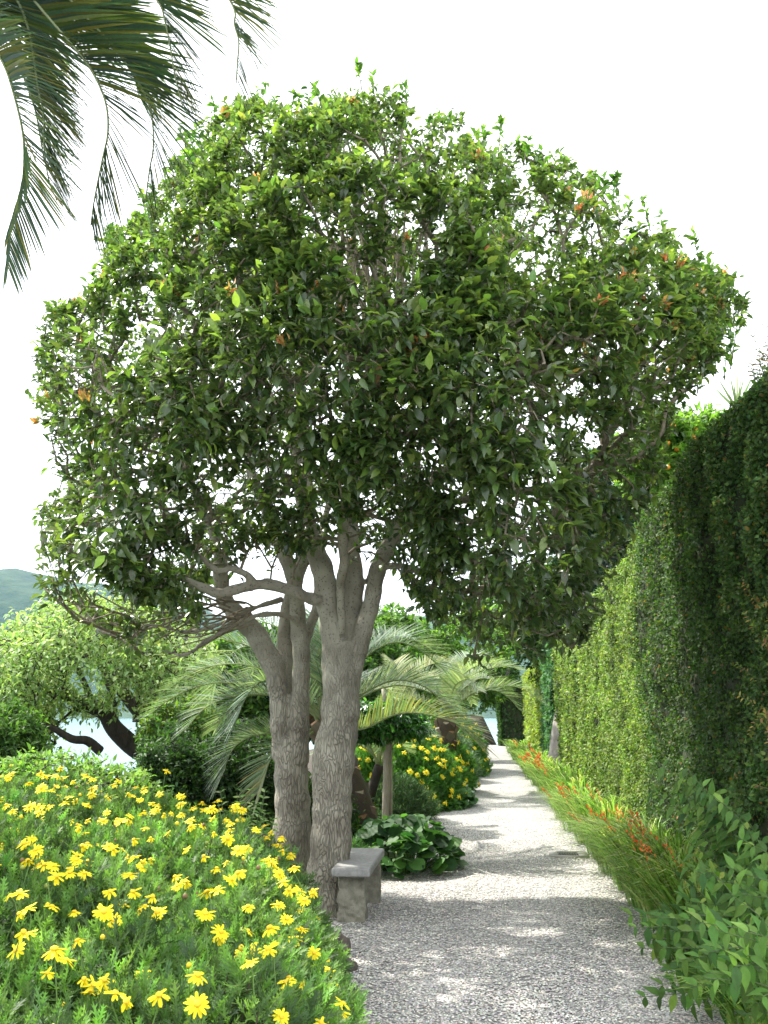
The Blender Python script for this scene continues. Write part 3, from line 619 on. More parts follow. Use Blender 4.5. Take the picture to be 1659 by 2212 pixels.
# dark hedge block closing the walk, with a lantern on it
def flat(h): return lambda y: np.asarray(y)*0+h
creeper_wall('hedge', 'dark clipped hedge block sticking out at the far end of the path', 'hedge', 50.6, 51.8, 1.0, 9000, DG, None, 11., sizef=1.1, thick=1.3, htop=flat(3.0))
lt_ = empty('lantern', (1.35, 50.9, 3.0), 'small black lantern on top of the dark hedge block at the end', 'lantern')
b = MB(); b.tube(np.array([(1.35, 50.9, 3.0), (1.35, 50.9, 3.4)]), [.04, .03], 8); b.obj('post', lt_, [M_IRON])
b = MB(); b.tube(np.array([(1.35, 50.9, 3.4), (1.35, 50.9, 3.42), (1.35, 50.9, 3.7), (1.35, 50.9, 3.72), (1.35, 50.9, 3.85)]), [.07, .1, .14, .18, .02], 6); b.obj('lamp_head', lt_, [M_IRON], False)
# dark stair flank at the end of the path
b = MB(); y_ = 52.6; x0, x1 = float(P(1030, 1600, y_)[0]), float(P(1072, 1600, y_)[0])
b.add([(x0-.3, y_, -.6), (x1, y_, -.6), (x1, y_, .05), (x0+.35, y_, 1.4), (x0-.3, y_, 1.55), (x0-.3, y_+.3, -.6), (x1, y_+.3, -.6), (x1, y_+.3, .05), (x0+.35, y_+.3, 1.4), (x0-.3, y_+.3, 1.55)],
      [(0, 1, 2, 3, 4), (9, 8, 7, 6, 5), (0, 5, 6, 1), (1, 6, 7, 2), (2, 7, 8, 3), (3, 8, 9, 4), (4, 9, 5, 0)])
tag(b.obj('stair_parapet', None, [M_DARKBARK], False), 'dark sloping stone parapet where the path ends at the lake', 'parapet')

# rambling rose and bare branch on top of the near wall
def stem_plant(name, label, cat, stems, leaf, size, cols, gap=.06, mleaf=None, mb=None, droop=.2, tipc=None, group=None, srad=.006, pairs=True, w=None, parent=None):
    root = parent or empty(name, stems[0][0], label, cat, group)
    sb = MB(); lb = MB()
    for pts in stems:
        pts, _ = smooth_path(pts, np.ones(len(pts)), 6); L0 = np.concatenate([[0], np.cumsum(np.linalg.norm(np.diff(pts, axis=0), axis=1))])
        sb.tube(pts, np.linspace(srad, srad*.35, len(pts)), 5, col=(.09, .13, .05))
        s = np.arange(.12*L0[-1], L0[-1], gap); q = np.stack([np.interp(s, L0, pts[:, k]) for k in range(3)], -1)
        t = nrm(np.stack([np.interp(s+.01, L0, pts[:, k])-np.interp(s-.02, L0, pts[:, k]) for k in range(3)], -1))
        for sg in ((-1, 1) if pairs else (1,)):
            m_ = len(q); side = nrm(np.cross(t, nrm(np.array([.3, -1., .4])+.5*rdir(m_))))*sg
            if not pairs: side = rdir(m_)
            d = nrm(side+.55*t+np.array([0, 0, -droop])+.25*rdir(m_)); nn = nrm(np.array([-.25, -.55, .9])+.35*rdir(m_))
            sz = RNG.uniform(*size, m_)*np.linspace(1, .65, m_); lb.inst(*leaf, scaled(frames(d, nn), sz), q, palette(m_, cols, w))
    sb.obj('stems', root, [mb or M_STEM]); lb.obj('leaves', root, [mleaf or M_LEAF])
    return root
st = []
for k in range(16):
    a = P(1665+RNG.uniform(-12, 30), 850, 8.2+RNG.uniform(-.2, .4)); e_ = P(1636+RNG.uniform(-18, 40), 690+RNG.uniform(-10, 110), 8.1+RNG.uniform(-.3, .3))
    st.append(np.array([a, (a+e_)/2+RNG.normal(size=3)*.08, e_]))
rose = stem_plant('climbing_rose', 'reddish young rose shoots standing on top of the wall at the right edge', 'climbing plant', st, LEAF, (.05, .09), [(.1, .17, .04), (.2, .14, .05), (.3, .16, .08), (.08, .14, .03)], gap=.04)
b = MB(); pp = P(np.array([1700, 1655, 1630, 1600, 1560, 1530]), np.array([770, 822, 850, 876, 908, 945]), np.array([8.0, 8.3, 8.6, 9.0, 9.5, 10.])); b.tube(*smooth_path(pp, [.05, .05, .045, .04, .035, .02], 5), 8)
tag(b.obj('bare_branch', None, [M_DARKBARK]), 'thick dark bare stem lying along the top of the near wall', 'branch')
# spiky plant beyond the wall top
yr = empty('spiky_plant', P(1595, 900, 12.), 'stiff grey-green spikes poking above the wall top at the right', 'plant')
b = MB(); n = 16; d = nrm(np.stack([RNG.normal(size=n)*.45, RNG.normal(size=n)*.3, np.ones(n)], -1)); b.inst(*BLADE, scaled(frames(d, rdir(n)), RNG.uniform(.3, .6, n), RNG.uniform(.5, .8, n)), np.repeat(P(1592, 885, 12.)[None], n, 0), palette(n, [(.2, .26, .14)])); b.obj('leaves', yr, [M_LEAF])
b = MB(); q = P(1592, 885, 12.); b.tube(np.array([(q[0], q[1], 0), (q[0]+.1, q[1], 2.5), q]), [.09, .07, .06], 8); b.obj('stem', yr, [M_DARKBARK])

# ------------------------------------------------------------------ palms
def frond(rp, lp, pts, nl=70, ll=.45, colset=None, lw=1., vee=.95, sweep=.7, rr=.014, droopl=.14, start=.16, tipw=(.6, 1, .85, .45), seg=8):
    """pts: rachis points from base to tip; adds rachis to rp and leaflets to lp"""
    pts, _ = smooth_path(pts, np.ones(len(pts)), seg)
    L0 = np.concatenate([[0], np.cumsum(np.linalg.norm(np.diff(pts, axis=0), axis=1))]); tot = L0[-1]
    rp.tube(pts, np.interp(L0/tot, [0, .2, 1], [rr*1.8, rr, rr*.3]), 6, col=(.3, .34, .18))
    s = np.linspace(start, 1, nl)*tot; q = np.stack([np.interp(s, L0, pts[:, k]) for k in range(3)], -1)
    t = nrm(np.stack([np.interp(np.minimum(s+.03, tot), L0, pts[:, k])-np.interp(s-.03, L0, pts[:, k]) for k in range(3)], -1))
    hd = pts[-1]-pts[0]; hd[2] = 0; hd = nrm(hd); side0 = np.cross(hd, [0, 0, 1.]); side0 /= np.linalg.norm(side0)+1e-9
    up = nrm(np.cross(np.broadcast_to(side0, t.shape), t)); side = nrm(np.cross(t, up))
    x = s/tot; ln = ll*np.interp(x, [start, .35, .75, 1], tipw)*RNG.uniform(.88, 1.1, nl)
    fw = np.interp(x, [0, .6, 1], [sweep*.8, sweep, sweep*2.2])
    for sg in (-1, 1):
        d0 = nrm(side*sg*math.sin(vee)+up*math.cos(vee)+t*fw[:, None]+.07*rdir(nl))
        # leaflets: bent strips of three segments
        g = np.array([0, 0, -1.]); w_ = .011*lw*(ln/ll)**.5
        a = nrm(np.cross(d0, t))                # strip plane
        a = nrm(np.cross(d0, np.cross(t, d0)))*1.0
        wd = nrm(np.cross(d0, up+.3*rdir(nl))); P0 = q; V = []
        for k, (f_, ww) in enumerate(((0, .7), (.33, 1.), (.7, .75), (1., .0))):
            c = P0+d0*(ln*f_)[:, None]+g*(droopl*ln*f_**2)[:, None]
            if ww: V += [c-wd*(w_*ww)[:, None], c+wd*(w_*ww)[:, None]]
            else: V += [c]
        V = np.stack(V, 1); tf = [(0, 1, 3, 2), (2, 3, 5, 4), (4, 5, 6)]
        li = np.array([i for f in tf for i in f]); lt = np.array([4, 4, 3]); n_ = len(V)
        cc = palette(n_, colset or [(.16, .22, .12), (.22, .28, .17), (.12, .18, .08)], None, .14)
        lp.add(V.reshape(-1, 3), None, np.repeat(cc, 7, 0), 0, (li[None]+np.arange(n_)[:, None]*7).ravel(), np.tile(lt, n_))
def arch(C, az, L_, e0=60, curl=150, n=7, wob=.05):
    h = np.array([math.sin(az), math.cos(az), 0]); p = np.array(C, float); out = [p.copy()]
    for i in range(n):
        t = (i+.5)/n; el = R(e0-curl*t**1.15); p = p+(h*math.cos(el)+np.array([0, 0, 1])*math.sin(el))*L_/n+RNG.normal(size=3)*wob*L_/n; out.append(p.copy())
    return np.array(out)
def palm(name, label, base, C, fr_, ll=.5, nl=70, cols=None, trunk_r=(.24, .2), boots=True, group=None, lw=1., extra=None, skip=lambda a: False, vee=.95, droopl=.14, sweep=.7, tw2=(.6, 1, .95, .7)):
    root = empty(name, base, label, 'palm tree', group)
    base = np.array(base, float); C = np.array(C, float)
    pts, rad = smooth_path(np.array([base-[0, 0, .1], base*.6+C*.4+[.02, 0, 0], C-[0, 0, .05]]), [trunk_r[0], (trunk_r[0]+trunk_r[1])/2, trunk_r[1]], 8)
    b = MB(); b.tube(pts, rad*.9, 16, col=(.07, .05, .035))
    if boots:      # overlapping cut leaf bases in a spiral, each a faceted scale with a pale cut top
        Lt = np.linalg.norm(C-base); nb = int(Lt/.036); ax = nrm(C-base)
        for k in range(nb):
            t = (k+.5)/nb; c = base+(C-base)*t; a_ = k*2.39996; r_ = np.interp(t, [0, 1], trunk_r)
            o_ = np.array([math.cos(a_), math.sin(a_), 0]); sd = np.cross(ax, o_); s_ = .15; c = c+o_*r_*.8
            v = [c-ax*s_*1.1, c-sd*s_*.75+ax*.01, c+sd*s_*.75+ax*.01, c+o_*.085+ax*s_*.6, c-sd*s_*.45+ax*s_*.85+o_*.03, c+sd*s_*.45+ax*s_*.85+o_*.03, c+ax*s_*1.0+o_*.0]
            dk = palette(1, [(.10, .075, .055), (.15, .115, .08)])[0]; b.add(v[:6], [(0, 3, 1), (0, 2, 3), (1, 3, 4), (2, 5, 3)], dk)
            b.add(v[3:7], [(0, 2, 3), (0, 3, 1)], (.26, .13, .06) if k % 3 else (.3, .25, .17))
    b.obj('trunk', root, [M_STEM if boots else M_DARKBARK], False)
    for az, L_, e0, cu in fr_:
        if skip(az): continue
        rp = MB(); lp = MB(); frond(rp, lp, arch(C+RNG.normal(size=3)*.04, az, L_, e0, cu), nl, ll, cols, lw, vee=vee, droopl=droopl)
        f = rp.obj('frond', root, [M_PALM]); lp.obj('leaflets', f, [M_PALM], False)
    for pts, c_, n_, l_ in (extra or []):
        rp = MB(); lp = MB(); frond(rp, lp, pts, n_, l_, c_, lw, vee=vee, droopl=droopl, sweep=sweep, tipw=tw2); f = rp.obj('frond', root, [M_PALM]); lp.obj('leaflets', f, [M_PALM], False)
    return root
GREY = [(.19, .25, .19), (.26, .32, .26), (.12, .18, .12)]
YEL = [(.19, .24, .13), (.19, .25, .16), (.27, .27, .12)]
C1 = P(702, 1560, 12.3); B1 = G(800, 1830); B1 = np.array([float(P(800, 1800, 12.1)[0]), 12.1, 0])
fr1 = []
for k in range(30):
    az = k*2.39996+.3; e0 = 82-1.7*k+RNG.normal()*5; fr1.append((az, RNG.uniform(1.9, 2.4), max(e0, 40), RNG.uniform(75, 105)))
ex = [(P(np.array([702, 640, 590, 545, 510, 492, 485]), np.array([1560, 1590, 1585, 1590, 1610, 1640, 1665]), np.array([12.3, 12.1, 12., 11.9, 11.8, 11.8, 11.8])), GREY, 80, .55),
      (P(np.array([702, 650, 610, 585, 570, 560]), np.array([1560, 1600, 1605, 1640, 1680, 1710]), np.array([12.3, 12., 11.7, 11.6, 11.6, 11.6])), YEL, 60, .45),
      (P(np.array([702, 650, 600, 560, 530, 510]), np.array([1560, 1500, 1470, 1475, 1510, 1560]), np.array([12.3, 12.1, 11.9, 11.7, 11.6, 11.6])), GREY, 80, .55),
      (P(np.array([702, 640, 580, 520, 480, 455]), np.array([1560, 1460, 1400, 1400, 1440, 1500]), np.array([12.3, 12.5, 12.7, 12.9, 13.1, 13.2])), GREY, 80, .55),
      (P(np.array([702, 780, 850, 900, 950, 1000, 1020]), np.array([1570, 1575, 1545, 1540, 1550, 1570, 1595]), np.array([12.3, 12.1, 12., 11.9, 11.8, 11.8, 11.8])), YEL, 84, .6),
      (P(np.array([702, 780, 850, 910, 960, 990]), np.array([1550, 1500, 1470, 1480, 1520, 1570]), np.array([12.3, 12.4, 12.5, 12.6, 12.7, 12.8])), GREY, 80, .6),
      (P(np.array([702, 770, 840, 900, 950]), np.array([1550, 1440, 1390, 1400, 1440]), np.array([12.3, 12.6, 12.9, 13.2, 13.4])), GREY, 80, .6)]
palm('feather_palm', 'short stout palm with scaly trunk and grey-green arching fronds behind the grey trunks', B1, C1, fr1, ll=.52, cols=GREY, trunk_r=(.27, .2), nl=70, extra=ex, lw=.85, skip=lambda a: math.cos(a) < -.5 or (math.cos(a) < .65 and math.sin(a) > .1))
def mk(az0, n, L0): return [(k*2.39996+az0, RNG.uniform(L0*.85, L0*1.1), 80-35*k/n+RNG.normal()*5, RNG.uniform(80, 110)) for k in range(n)]
c2 = P(965, 1545, 21.); palm('feather_palm', 'palm with pale silvery fronds overhanging the path beyond the yellow bushes', (c2[0]-.1, 21, 0), c2, mk(.5, 18, 2.2), ll=.5, nl=54, cols=[(.23, .28, .20), (.29, .34, .26), (.18, .24, .16)], trunk_r=(.28, .22), lw=1.15, skip=lambda a: math.cos(a) < -.2 and math.sin(a) < .3)
c3 = P(870, 1530, 19.5); palm('feather_palm', 'dull green palm just behind the clipped round-headed tree', (c3[0]-.3, 19.6, 0), c3, mk(1.2, 10, 1.8), ll=.5, nl=52, cols=[(.18, .22, .1), (.25, .28, .14), (.3, .3, .16)], trunk_r=(.25, .2), lw=1.1, skip=lambda a: math.cos(a) < .1)
# low dwarf palm between the posts
c4 = P(820, 1645, 15.6); palm('feather_palm', 'small low palm with fine grey leaves behind the stake', (c4[0]-.3, 15.6, 0), c4, mk(.2, 9, 1.1), ll=.35, nl=40, cols=GREY, trunk_r=(.1, .08), boots=False, lw=1.1)

# palm over the upper left corner, its crown and trunk outside the frame
YP = 5.6
cf = P(-190, -260, YP)
A1_ = lambda L_: P(np.array([-190]+[x*.4085 for x, y in L_]), np.array([-260]+[y*.4085 for x, y in L_]), YP+np.linspace(0, 1, len(L_)+1)*L_yo)
FG = [(.06, .10, .065), (.075, .125, .07), (.11, .15, .05), (.06, .10, .075), (.17, .17, .05)]
ex = []
for L_yo, L_ in ((-.5, [(-160, 20), (0, 300), (60, 450), (120, 700), (125, 900), (100, 1050), (60, 1200), (35, 1390)]),
                 (.2, [(-100, -220), (60, -50), (150, 150), (200, 450), (230, 600), (235, 800), (260, 960), (300, 1060)]),
                 (.0, [(0, -250), (180, 0), (400, 260), (500, 400), (560, 550), (570, 700), (540, 850), (500, 1050), (480, 1190)]),
                 (.5, [(100, -300), (370, 0), (600, 250), (740, 450), (800, 600), (810, 780), (790, 900), (770, 1060)]),
                 (.1, [(300, -420), (640, -240), (830, 0), (870, 100), (900, 250), (925, 400), (965, 560)]),
                 (-.3, [(500, -520), (950, -360), (1215, 0), (1240, 130), (1262, 220), (1255, 330), (1248, 440)]),
                 (1.1, [(-100, -250), (20, -100), (100, 60), (150, 260), (165, 420)]),
                 (.7, [(0, -330), (250, -120), (420, 40), (560, 160), (680, 330), (740, 520)]),
                 (.3, [(-150, -100), (-60, 20), (30, 150), (90, 320), (180, 560), (235, 860)]),
                 (.6, [(-150, -260), (-40, -60), (80, 20), (260, 40), (420, 120), (520, 260)])):
    ex.append((A1_(L_), FG, 118, .70))
root = palm('feather_palm', 'palm fronds hanging into the upper left corner against the white sky', (cf[0], YP, 0), cf, [(R(a), 2.4, 50, 120) for a in (200, 250, 290, 330)], ll=.5, nl=50, cols=FG, trunk_r=(.26, .2), extra=ex, lw=1.15, vee=.6, droopl=.08, sweep=1.1, tw2=(.6, 1, .85, .38))

# ------------------------------------------------------------------ stone bench, drain, edging stones
bc = G(762, 1997); X0 = float(G(733, 1997)[0]); X1 = float(G(788, 1997)[0])
bench = empty('stone_bench', (X0, 8.7, 0), 'small stone bench with grey slab top at the foot of the ridged trunk', 'bench')
def stone_leg(name, x0, x1, y0, y1, z1, seed):
    bm = bmesh.new(); bmesh.ops.create_cube(bm, size=1); bmesh.ops.subdivide_edges(bm, edges=bm.edges, cuts=14, use_grid_fill=True)
    for v in bm.verts:
        t = v.co.z+.5; fl = 1+.06*(1-t)
        p_ = Vector(((x0+x1)/2+v.co.x*(x1-x0)*fl, (y0+y1)/2+v.co.y*(y1-y0)*fl, -.02+(z1+.02)*t)); q_ = p_*9+Vector((seed, 0, 0))
        d_, _ = noise.voronoi(q_*.9); k = (d_[1]-d_[0]); amt = .016*min(1, k*2.2)+.006*noise.noise(p_*30)-.01
        n_ = Vector((v.co.x if abs(v.co.x) > .49 else 0, v.co.y if abs(v.co.y) > .49 else 0, 0)); v.co = p_+(n_.normalized()*amt if n_.length > 0 else Vector())
    me = bpy.data.meshes.new(name); bm.to_mesh(me); bm.free(); return me
M_STONE = noise_mat('rough_stone', (.15, .145, .11), (.33, .31, .25), 14, .95, .6, c2=(.24, .23, .18))
BH = .44; yb = float(bc[1])
link('leg', stone_leg('leg', X0-.01, X1-.0, yb, yb+.17, BH-.07, 1), bench, [M_STONE])
link('leg', stone_leg('leg', X0+.02, X1+.03, yb+.85, yb+1.02, BH-.07, 5), bench, [M_STONE])
bm = bmesh.new(); bmesh.ops.create_cube(bm, size=1)
for v in bm.verts: v.co = Vector(((X0+X1)/2+v.co.x*.31, yb+.5+v.co.y*1.22, BH-.035+v.co.z*.07))
bmesh.ops.bevel(bm, geom=[e for e in bm.edges], offset=.022, segments=3, profile=.6, affect='EDGES')
me = bpy.data.meshes.new('seat'); bm.to_mesh(me); bm.free(); so_ = link('seat', me, bench, [M_SLAB])

g0 = G(1205, 1850); drain = empty('drain_grate', (g0[0]+.1, g0[1], .02), 'iron drain grate in a pale frame at the right edge of the gravel', 'drain')
dx, dy = float(g0[0])+.12, float(g0[1]); b = MB()
for x0_, x1_, y0_, y1_ in ((-.22, .22, -.22, -.15), (-.22, .22, .15, .22), (-.22, -.12, -.15, .15), (.12, .22, -.15, .15)): b.box(dx+x0_, dx+x1_, dy+y0_, dy+y1_, -.05, .034)
b.obj('frame', drain, [M_CONC], False)
b = MB(); b.box(dx-.118, dx+.118, dy-.148, dy+.148, -.06, .022); o = b.obj('pit', drain, [M_PLAIN.setdefault('blk', noise_mat('pit_black', (.005, .005, .005), (.01, .01, .01)))], False)
b = MB()
for k in range(8): b.box(dx-.116+.029*k, dx-.116+.029*k+.014, dy-.148, dy+.148, .0225, .033)
b.obj('grille', drain, [M_IRON], False)
def rock(name, label, c, r, seed, group=None, m=None):
    bm = bmesh.new(); bmesh.ops.create_icosphere(bm, subdivisions=3, radius=1)
    for v in bm.verts:
        d_ = v.co.normalized(); v.co = Vector(c)+Vector((d_.x*r[0], d_.y*r[1], d_.z*r[2]))*(1+.22*noise.fractal(d_*1.4+Vector((seed, 0, 0)), 1, 2, 3))
    me = bpy.data.meshes.new(name); bm.to_mesh(me); bm.free(); me.polygons.foreach_set('use_smooth', np.ones(len(me.polygons), bool))
    return tag(link(name, me, None, [m or M_DARKBARK]), label, 'rock', group)
M_ROCK = noise_mat('brown_rock', (.05, .04, .035), (.16, .13, .11), 12, .9, .5)
q = G(722, 2065); rock('edging_stone', 'brown rounded edging stone beside the daisies in front of the bench', (q[0]+.02, q[1], .05), (.09, .1, .1), 1, 'edging stones', M_ROCK)
q = G(745, 2100); rock('edging_stone', 'flat edging stone nearest the camera under the daisies', (q[0]-.03, q[1], .03), (.1, .12, .06), 4, 'edging stones', M_ROCK)
#'edging_stone', 'dark edging stone just right of the bench under the round leaves', (q[0], q[1]+.05, .06), (.07, .12, .1), 8, 'edging stones', M_ROCK)

# ------------------------------------------------------------------ orange crocosmia along the wall
M_FLAME = leaf_mat('orange_flower', .5, .3, .2, (1.3, 1., .5), 1.)
def clump(label, x, y, r, h, nb, nfl, lean, name='crocosmia_clump', cat='flowering plant', lw=1., cols=None):
    root = empty(name, (x, y, 0), label, cat, None)
    b = MB(); n = nb; a = RNG.random(n)*2*np.pi; rr_ = r*.75*np.sqrt(RNG.random(n)); base = np.stack([x+rr_*np.cos(a)*.8, y+rr_*np.sin(a)*1.2, np.zeros(n)], -1)
    out_ = np.stack([np.cos(a), np.sin(a), np.zeros(n)], -1)*RNG.uniform(.1, .75, n)[:, None]+np.array([-lean, -.12, 0]); hh = h*RNG.uniform(.5, 1.2, n)
    wd = nrm(np.cross(out_+.3*rdir(n), [0, 0, 1.])); V = []; w_ = RNG.uniform(.006, .012, n)*lw*max(1, y/14)
    for f_, ww in ((0, .8), (.3, 1), (.6, .9), (.85, .6), (1, 0)):
        c = base+np.array([0, 0, 1.])*(hh*(1.55*f_-.8*f_**2.4))[:, None]*.95+out_*(hh*f_**1.7*.9)[:, None]
        if ww: V += [c-wd*(w_*ww)[:, None], c+wd*(w_*ww)[:, None]]
        else: V += [c]
    V = np.stack(V, 1); tf = [(0, 1, 3, 2), (2, 3, 5, 4), (4, 5, 7, 6), (6, 7, 8)]; li = np.array([i for f in tf for i in f]); lt = np.array([4, 4, 4, 3])
    b.add(V.reshape(-1, 3), None, np.repeat(palette(n, cols or [(.17, .29, .06), (.23, .36, .08), (.11, .21, .04), (.36, .40, .16)], None, .2), 9, 0), 0, (li[None]+np.arange(n)[:, None]*9).ravel(), np.tile(lt, n))
    b.obj('leaves', root, [M_LEAF], False)
    for k in range(nfl):
        s = MB(); q0 = np.array([x+RNG.uniform(-.4, .15)*r*2-.05, y+RNG.uniform(-.5, .5)*r*2, h*.72]); d = nrm(np.array([RNG.uniform(-.9, -.1), RNG.uniform(-.5, .4), .75])); q1 = q0+d*.22
        s.tube(np.array([(x+RNG.normal()*.06, y+RNG.normal()*.1, .1), (q0+[x, y, h*.8])/2, q0, q1]), [.003, .003, .003, .002], 4, col=(.16, .2, .05))
        m_ = 14; T_ = q0+d*.22*np.repeat(np.linspace(.1, 1, 7), 2)[:, None]; dd = nrm(rdir(m_)*.9+[0, 0, .6]+d*.4)
        s.inst(*LEAF, scaled(frames(dd, rdir(m_)), RNG.uniform(.025, .045, m_)*max(1, y/14)), T_, palette(m_, [(.8, .2, .06), (.85, .3, .09), (.75, .13, .04)], None, .12), 1)
        s.obj('flower_spike', root, [M_STEM, M_FLAME], False)
ordn = ['nearest', 'second', 'third', 'fourth', 'fifth', 'sixth', 'seventh', 'eighth', 'ninth', 'tenth', 'eleventh', 'twelfth', 'thirteenth', 'fourteenth', 'fifteenth', 'sixteenth', 'seventeenth', 'eighteenth', 'nineteenth', 'farthest']
yy = 7.9; nfs = [2, 4, 3, 4, 1, 4, 5, 3, 1, 1, 2, 3, 4, 2, 1, 1, 1, 1, 0, 0]
for k in range(20):
    sc = max(1, yy/12)
    clump(f'{ordn[k]} {"green" if nfs[k] == 0 else "orange-flowered"} strap-leaved clump beside the path along the wall{"" if k in (0, 19) else ", from the camera"}', 1.50+RNG.normal()*.04, yy, .38+.02*k, (.62+.08*RNG.normal()), int(RNG.uniform(300, 480)/sc**.5), nfs[k], .38)
    yy += .62+.13*k

# ------------------------------------------------------------------ big-leaved shrub at lower right
LEAFN = leaf_tpl(.43, .09, .3, ((0, .06), (.12, .6), (.28, .95), (.45, .95), (.65, .66), (.85, .22), (1, 0)), .01)
st = []
def rs(px_, py_, Y0, rt, n, sp, top):
    for k in range(n):
        a = np.array([RNG.uniform(1.55, 2.05), Y0+RNG.normal()*.25, 0.02]); e_ = P(px_+RNG.normal()*sp[0], py_+RNG.normal()*sp[1], Y0+RNG.uniform(-.5, .3))
        mid = a*.45+e_*.55+np.array([.1*RNG.normal()+.05, .1*RNG.normal(), .15]); st.append(np.array([a, mid, e_]))
rs(1560, 1880, 7.2, 0, 40, (60, 80), 0)
rs(1580, 1950, 6.3, 0, 44, (70, 70), 0)
rs(1480, 1700, 7.4, 0, 8, (35, 40), 0)
rs(1445, 2030, 6.6, 0, 22, (50, 40), 0)
rs(1520, 2120, 5.8, 0, 36, (85, 40), 0)
rs(1620, 2080, 5.2, 0, 30, (60, 60), 0)
stem_plant('broadleaf_shrub', 'tall leafy shrub with large pointed green leaves at the lower right corner', 'shrub', st, LEAFN, (.09, .165), [(.075, .155, .035), (.11, .21, .045), (.05, .11, .03), (.19, .30, .06)], gap=.08, droop=.5, srad=.0045, mleaf=M_HEDGE, w=(4, 4, 3, 1))
st = []
for k in range(40):
    a = np.array([WX-.02, 6.3+RNG.random()*1.6, 1.0+RNG.random()*1.4]); e_ = a+np.array([-.12-RNG.random()*.15, RNG.normal()*.12, RNG.uniform(-.3, .3)]); st.append(np.array([a, (a+e_)/2+[-.04, 0, .03], e_]))
stem_plant('creeping_vine', 'yellowish and reddish tinted creeper sprigs on the wall at the right edge', 'climbing plant', st, LEAF, (.035, .07), [(.2, .25, .05), (.3, .17, .08), (.36, .28, .08), (.1, .17, .04)], gap=.03)
clump('green grass-like tuft in the bottom right corner in front of the shrub', 1.38, 5.6, .28, .42, 260, 0, .3, name='grass_tuft', cat='grass tuft', lw=.8)
clump('second grass-like tuft half hidden under the shrub at the gravel edge', 1.28, 6.6, .2, .3, 130, 0, .3, name='grass_tuft', cat='grass tuft', lw=.8)
st = []
for k in range(14):
    a = np.array([1.35+RNG.random()*.2, 6.6+RNG.random()*.6, .03]); e_ = a+np.array([-.28*RNG.random()-.08, RNG.normal()*.15, RNG.uniform(.1, .35)]); st.append(np.array([a, (a+e_)/2+[0, 0, .1], e_]))
stem_plant('trailing_plant', 'low trailing sprigs with rounded dark leaves reaching onto the gravel at the right', 'plant', st, LEAFF, (.05, .08), [(.04, .11, .03), (.06, .14, .04)], gap=.05)

# ------------------------------------------------------------------ left border plants
def leafmound(name, label, cx, cy, rx, ry, h, n, size, cols, tpl, cat='plant', tilt=.5, mleaf=None, stemmed=True):
    root = empty(name, (cx, cy, 0), label, cat); a = RNG.random(n)*2*np.pi; r_ = np.sqrt(RNG.random(n)); X_ = cx+rx*r_*np.cos(a); Y_ = cy+ry*r_*np.sin(a)
    Z_ = h*np.sqrt(np.clip(1-r_**2.2, 0, 1))*RNG.uniform(.55, 1.05, n)+.04; o_ = np.stack([np.cos(a), np.sin(a), 0*a], -1)
    d = nrm(o_*r_[:, None]+.5*rdir(n)+[0, 0, -.15]); nn = nrm(np.array([0, -.15, 1.])+tilt*rdir(n)+o_*r_[:, None]*.5); sz = RNG.uniform(*size, n)
    T_ = np.stack([X_, Y_, Z_], -1)-d*sz[:, None]*.5
    b = MB(); b.inst(*tpl, scaled(frames(d, nn), sz), T_, palette(n, cols)); b.obj('leaves', root, [mleaf or M_LEAF])
    if stemmed:
        s = MB()
        for q_ in T_[::3]: s.tube(np.array([(cx+(q_[0]-cx)*.45, cy+(q_[1]-cy)*.45, 0), (cx+(q_[0]-cx)*.8, cy+(q_[1]-cy)*.8, q_[2]*.7), q_]), .005, 4, col=(.08, .13, .04), cap=False)
        s.obj('stems', root, [M_STEM])
    return root
BG = [(.04, .12, .03), (.06, .16, .035), (.09, .21, .045), (.03, .08, .025)]
q = G(880, 1905); leafmound('round_leaf_plant', 'mound of big round glossy leaves right behind the stone bench', float(q[0])-.1, float(q[1])+.75, .62, .75, .5, 420, (.1, .19), BG, ROUND)
q = G(975, 1752); leafmound('round_leaf_plant', 'low patch of round leaves at the path edge beside the yellow bush', float(q[0])-.12, float(q[1])+.9, .5, 1., .42, 360, (.12, .2), BG, ROUND)
q = G(1000, 1700); leafmound('round_leaf_plant', 'farthest small patch of round leaves spilling on the path', float(q[0])-.2, float(q[1])+.6, .4, .7, .35, 160, (.15, .22), BG, ROUND)
def featherbush(name, label, cx, cy, rx, ry, h, n, cols, ln=.16, cat='plant', tpl=BLADE, lw=2.2):
    root = empty(name, (cx, cy, 0), label, cat); b = MB(); s = MB()
    for k in range(n):
        a = RNG.random()*2*np.pi; r_ = math.sqrt(RNG.random()); x = cx+rx*r_*math.cos(a); y = cy+ry*r_*math.sin(a); z = h*math.sqrt(max(0, 1-r_**2.5))*RNG.uniform(.6, 1.05)+.05
        e_ = np.array([x, y, z]); b0_ = np.array([cx+(x-cx)*.55, cy+(y-cy)*.55, max(0, z-.4)]); dd_ = nrm(e_-b0_); s.tube(np.array([b0_, e_]), [.005, .003], 4, col=(.1, .13, .06), cap=False)
        m_ = 22; t = RNG.random(m_); T_ = b0_+(e_-b0_)*(.35+.65*t)[:, None]; d = nrm(rdir(m_)+dd_*.9)
        b.inst(*tpl, scaled(frames(d, rdir(m_)), RNG.uniform(.6, 1, m_)*ln, np.full(m_, ln*lw)), T_, palette(m_, cols))
    s.obj('stems', root, [M_STEM]); b.obj('leaves', root, [M_LEAF]); return root
FE = [(.07, .13, .06), (.1, .17, .085), (.05, .1, .04)]
q = G(890, 1790); featherbush('feathery_shrub', 'grey-green feathery shrub beside the path behind the round leaves', float(q[0])-.25, float(q[1])+1.0, .62, .8, .62, 260, FE, .14)
